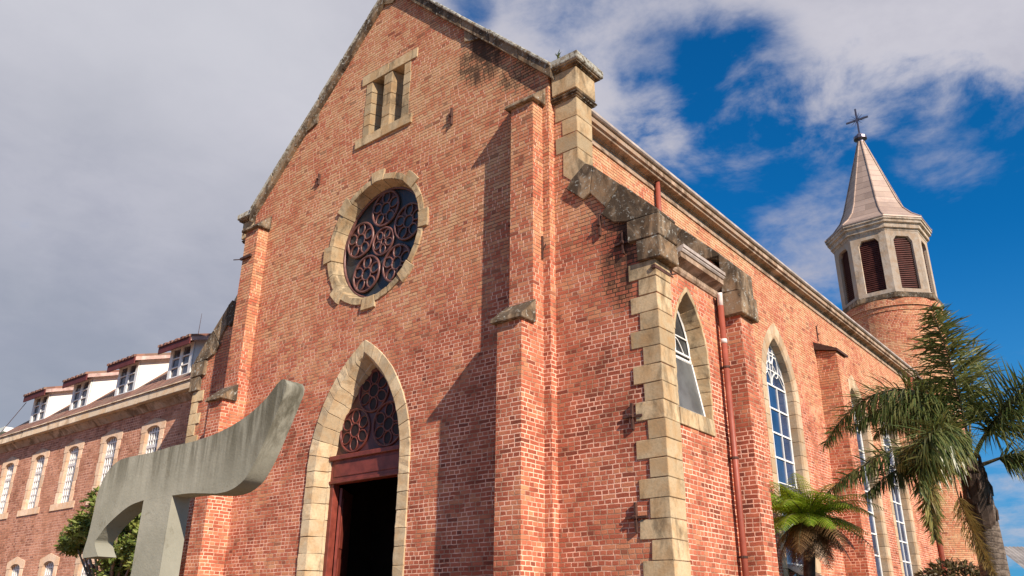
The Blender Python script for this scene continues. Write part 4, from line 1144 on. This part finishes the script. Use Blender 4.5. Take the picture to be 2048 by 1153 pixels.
# shrub behind the tau cross
sb = at(232, 1150, 1.0); dS = (sb-CAMP); k_ = 9.9/dS.y
def atY(px, py, Y):
    d_ = at(px, py, 1.0)-CAMP; return CAMP+d_*(Y/d_.y)
SB = atY(230, 1140, 9.9)
sh = empty('shrub_tree', (SB.x, SB.y, 0), 'small leafy evergreen tree between the tau cross and the convent wing', 'tree')
clumps = []
for (px, py, r) in ((230, 1135, .5), (262, 1130, .5), (295, 1125, .45), (165, 1060, .5), (150, 1085, .5), (205, 1010, .55), (180, 1050, .55), (160, 1085, .45), (225, 1040, .6), (250, 1075, .6), (270, 1030, .55), (262, 1010, .4), (225, 1095, .5), (275, 1100, .5), (285, 1060, .5), (245, 985, .4), (300, 1085, .5), (210, 1075, .55)):
    clumps.append((atY(px, py, 9.9+random.uniform(-.6, .6)), r*.78))
mb = MB(); top = Vector((SB.x, SB.y, 0))
mb.tube([top, top+Vector((.05, 0, .9)), top+Vector((.0, 0, 1.7))], [.10, .085, .07], 8)
for c, r in clumps: mb.tube([top+Vector((0, 0, 1.4)), (top+Vector((0, 0, 1.4))).lerp(c, .55)+Vector((0, 0, .12)), c], [.05, .032, .012], 5)
mb.build('trunk', M['bark'], sh, smooth=True)
mb = MB()
for c, r in clumps:
    for j in range(150):      # rosettes of leaves on twig ends, mostly on the shell
        v = Vector((random.gauss(0, 1), random.gauss(0, 1), random.gauss(0, 1))).normalized()*r*random.uniform(.45, 1.05)
        v.z *= .8; q = c+v; ax = (v.normalized()+Vector((0, 0, .6))).normalized()
        for l in range(6):
            d = (ax*.45+Vector((random.gauss(0, 1), random.gauss(0, 1), random.gauss(0, .6))).normalized()).normalized()
            leafstrip(mb, q, d, random.uniform(.10, .18), random.uniform(.022, .034), .10, ax, 2)
mb.build('crown', M['leaf'], sh, recalc=False)

# low bush at the tower foot
bb_ = at(1905, 1150, 26.0)
bs = empty('bush', (bb_.x, bb_.y, 0), 'low brownish bush at the foot of the far round tower', 'bush')
mb = MB()
for j in range(420):
    v = Vector((random.gauss(0, 1), random.gauss(0, 1), random.gauss(0, 1))).normalized(); q = bb_+Vector((v.x*1.0, v.y*.9, v.z*.55-.15))*random.uniform(.5, 1.05)
    for l in range(4): leafstrip(mb, q, (v+Vector((random.gauss(0, .7), random.gauss(0, .7), random.gauss(0, .7)))), random.uniform(.12, .22), .03, .1, v, 2)
mb.build('foliage', M['bush'], bs, recalc=False)
mb = MB()
for j in range(6):
    a = j*1.05; mb.tube([(bb_.x, bb_.y, 0), (bb_.x+.3*cos(a), bb_.y+.3*sin(a), bb_.z*.6), (bb_.x+.6*cos(a), bb_.y+.5*sin(a), bb_.z)], [.04, .03, .012], 5)
mb.build('stem', M['bark'], bs)

# weed on the kneeler
mb = MB(); wp = Vector((-7.86, 10.98, 12.0))
for j in range(26):
    a = random.uniform(0, 2*pi); leafstrip(mb, wp+Vector((0, 0, random.uniform(0, .16))), Vector((cos(a)*.6, sin(a)*.6, random.uniform(.4, 1.2))), random.uniform(.06, .12), .010, .12, Vector((0, 0, 1)), 2)
mb.tube([wp-Vector((0, 0, .01)), wp+Vector((0, 0, .2))], .006, 4)
mb.build('weed', M['frond'], None, label='tiny weed sprouting on the stone cap at the right foot of the gable', cat='plant', origin=wp, recalc=False)

# far shed with corrugated roof
e0 = at(1992, 1094, 46); e1 = at(2120, 1078, 46)
sd_ = empty('shed', (e0.x+1.5, e0.y+2, 0), 'low shed with grey corrugated roof far right beyond the palm trunk', 'shed')
mb = MB(); nC = 60; wv = []
L0 = Vector((e0.x, e0.y, e0.z)); dirx = Vector((cos(YAW), sin(YAW), 0)); dirn = Vector((sin(YAW), -cos(YAW), 0))
vs = []; fs = []
for i in range(nC+1):
    for (dn, zz) in ((0, e0.z), (3.2, e0.z-1.9)):
        p = L0+dirx*(i*.11)+dirn*dn; vs.append((p.x, p.y, zz+(.035 if i % 2 else -.0)))
for i in range(nC): fs.append((2*i, 2*i+2, 2*i+3, 2*i+1))
mb.add(vs, fs); mb.build('corrugated_roof', simple('corrugated_sheet', (.24, .22, .21), .6, .3, 1.2), sd_, recalc=False)
mb = MB(); a = L0+dirx*.15+dirn*3.0; b_ = L0+dirx*6.4+dirn*3.0; c_ = b_-dirn*5.5; d_ = a-dirn*5.5; zt = e0.z-2.0
mb.prism([(p.x, p.y, 0) for p in (a, b_, c_, d_)], [(p.x, p.y, zt) for p in (a, b_, c_, d_)])
mb.build('shed_wall', M['plaster'], sd_)

# floodlight on a short post before the convent windows
lp = atY(181, 1138, 11.0)
fl_ = empty('floodlight', (lp.x, lp.y, 0), 'small rusty floodlight on a thin post before the lower convent windows', 'lamp')
MB().tube([(lp.x, lp.y, 0), (lp.x, lp.y, lp.z-.06)], .025, 6).build('post', M['iron'], fl_)
mb = MB(); mb.lathe(lp.x, lp.y, [(.05, lp.z-.08), (.11, lp.z-.04), (.12, lp.z+.06), (.07, lp.z+.11), (.03, lp.z+.13)], 10)
mb.tube([lp, lp+Vector((.22, -.05, -.03))], [.06, .085], 8)
mb.build('lamp_head', M['iron'], fl_)
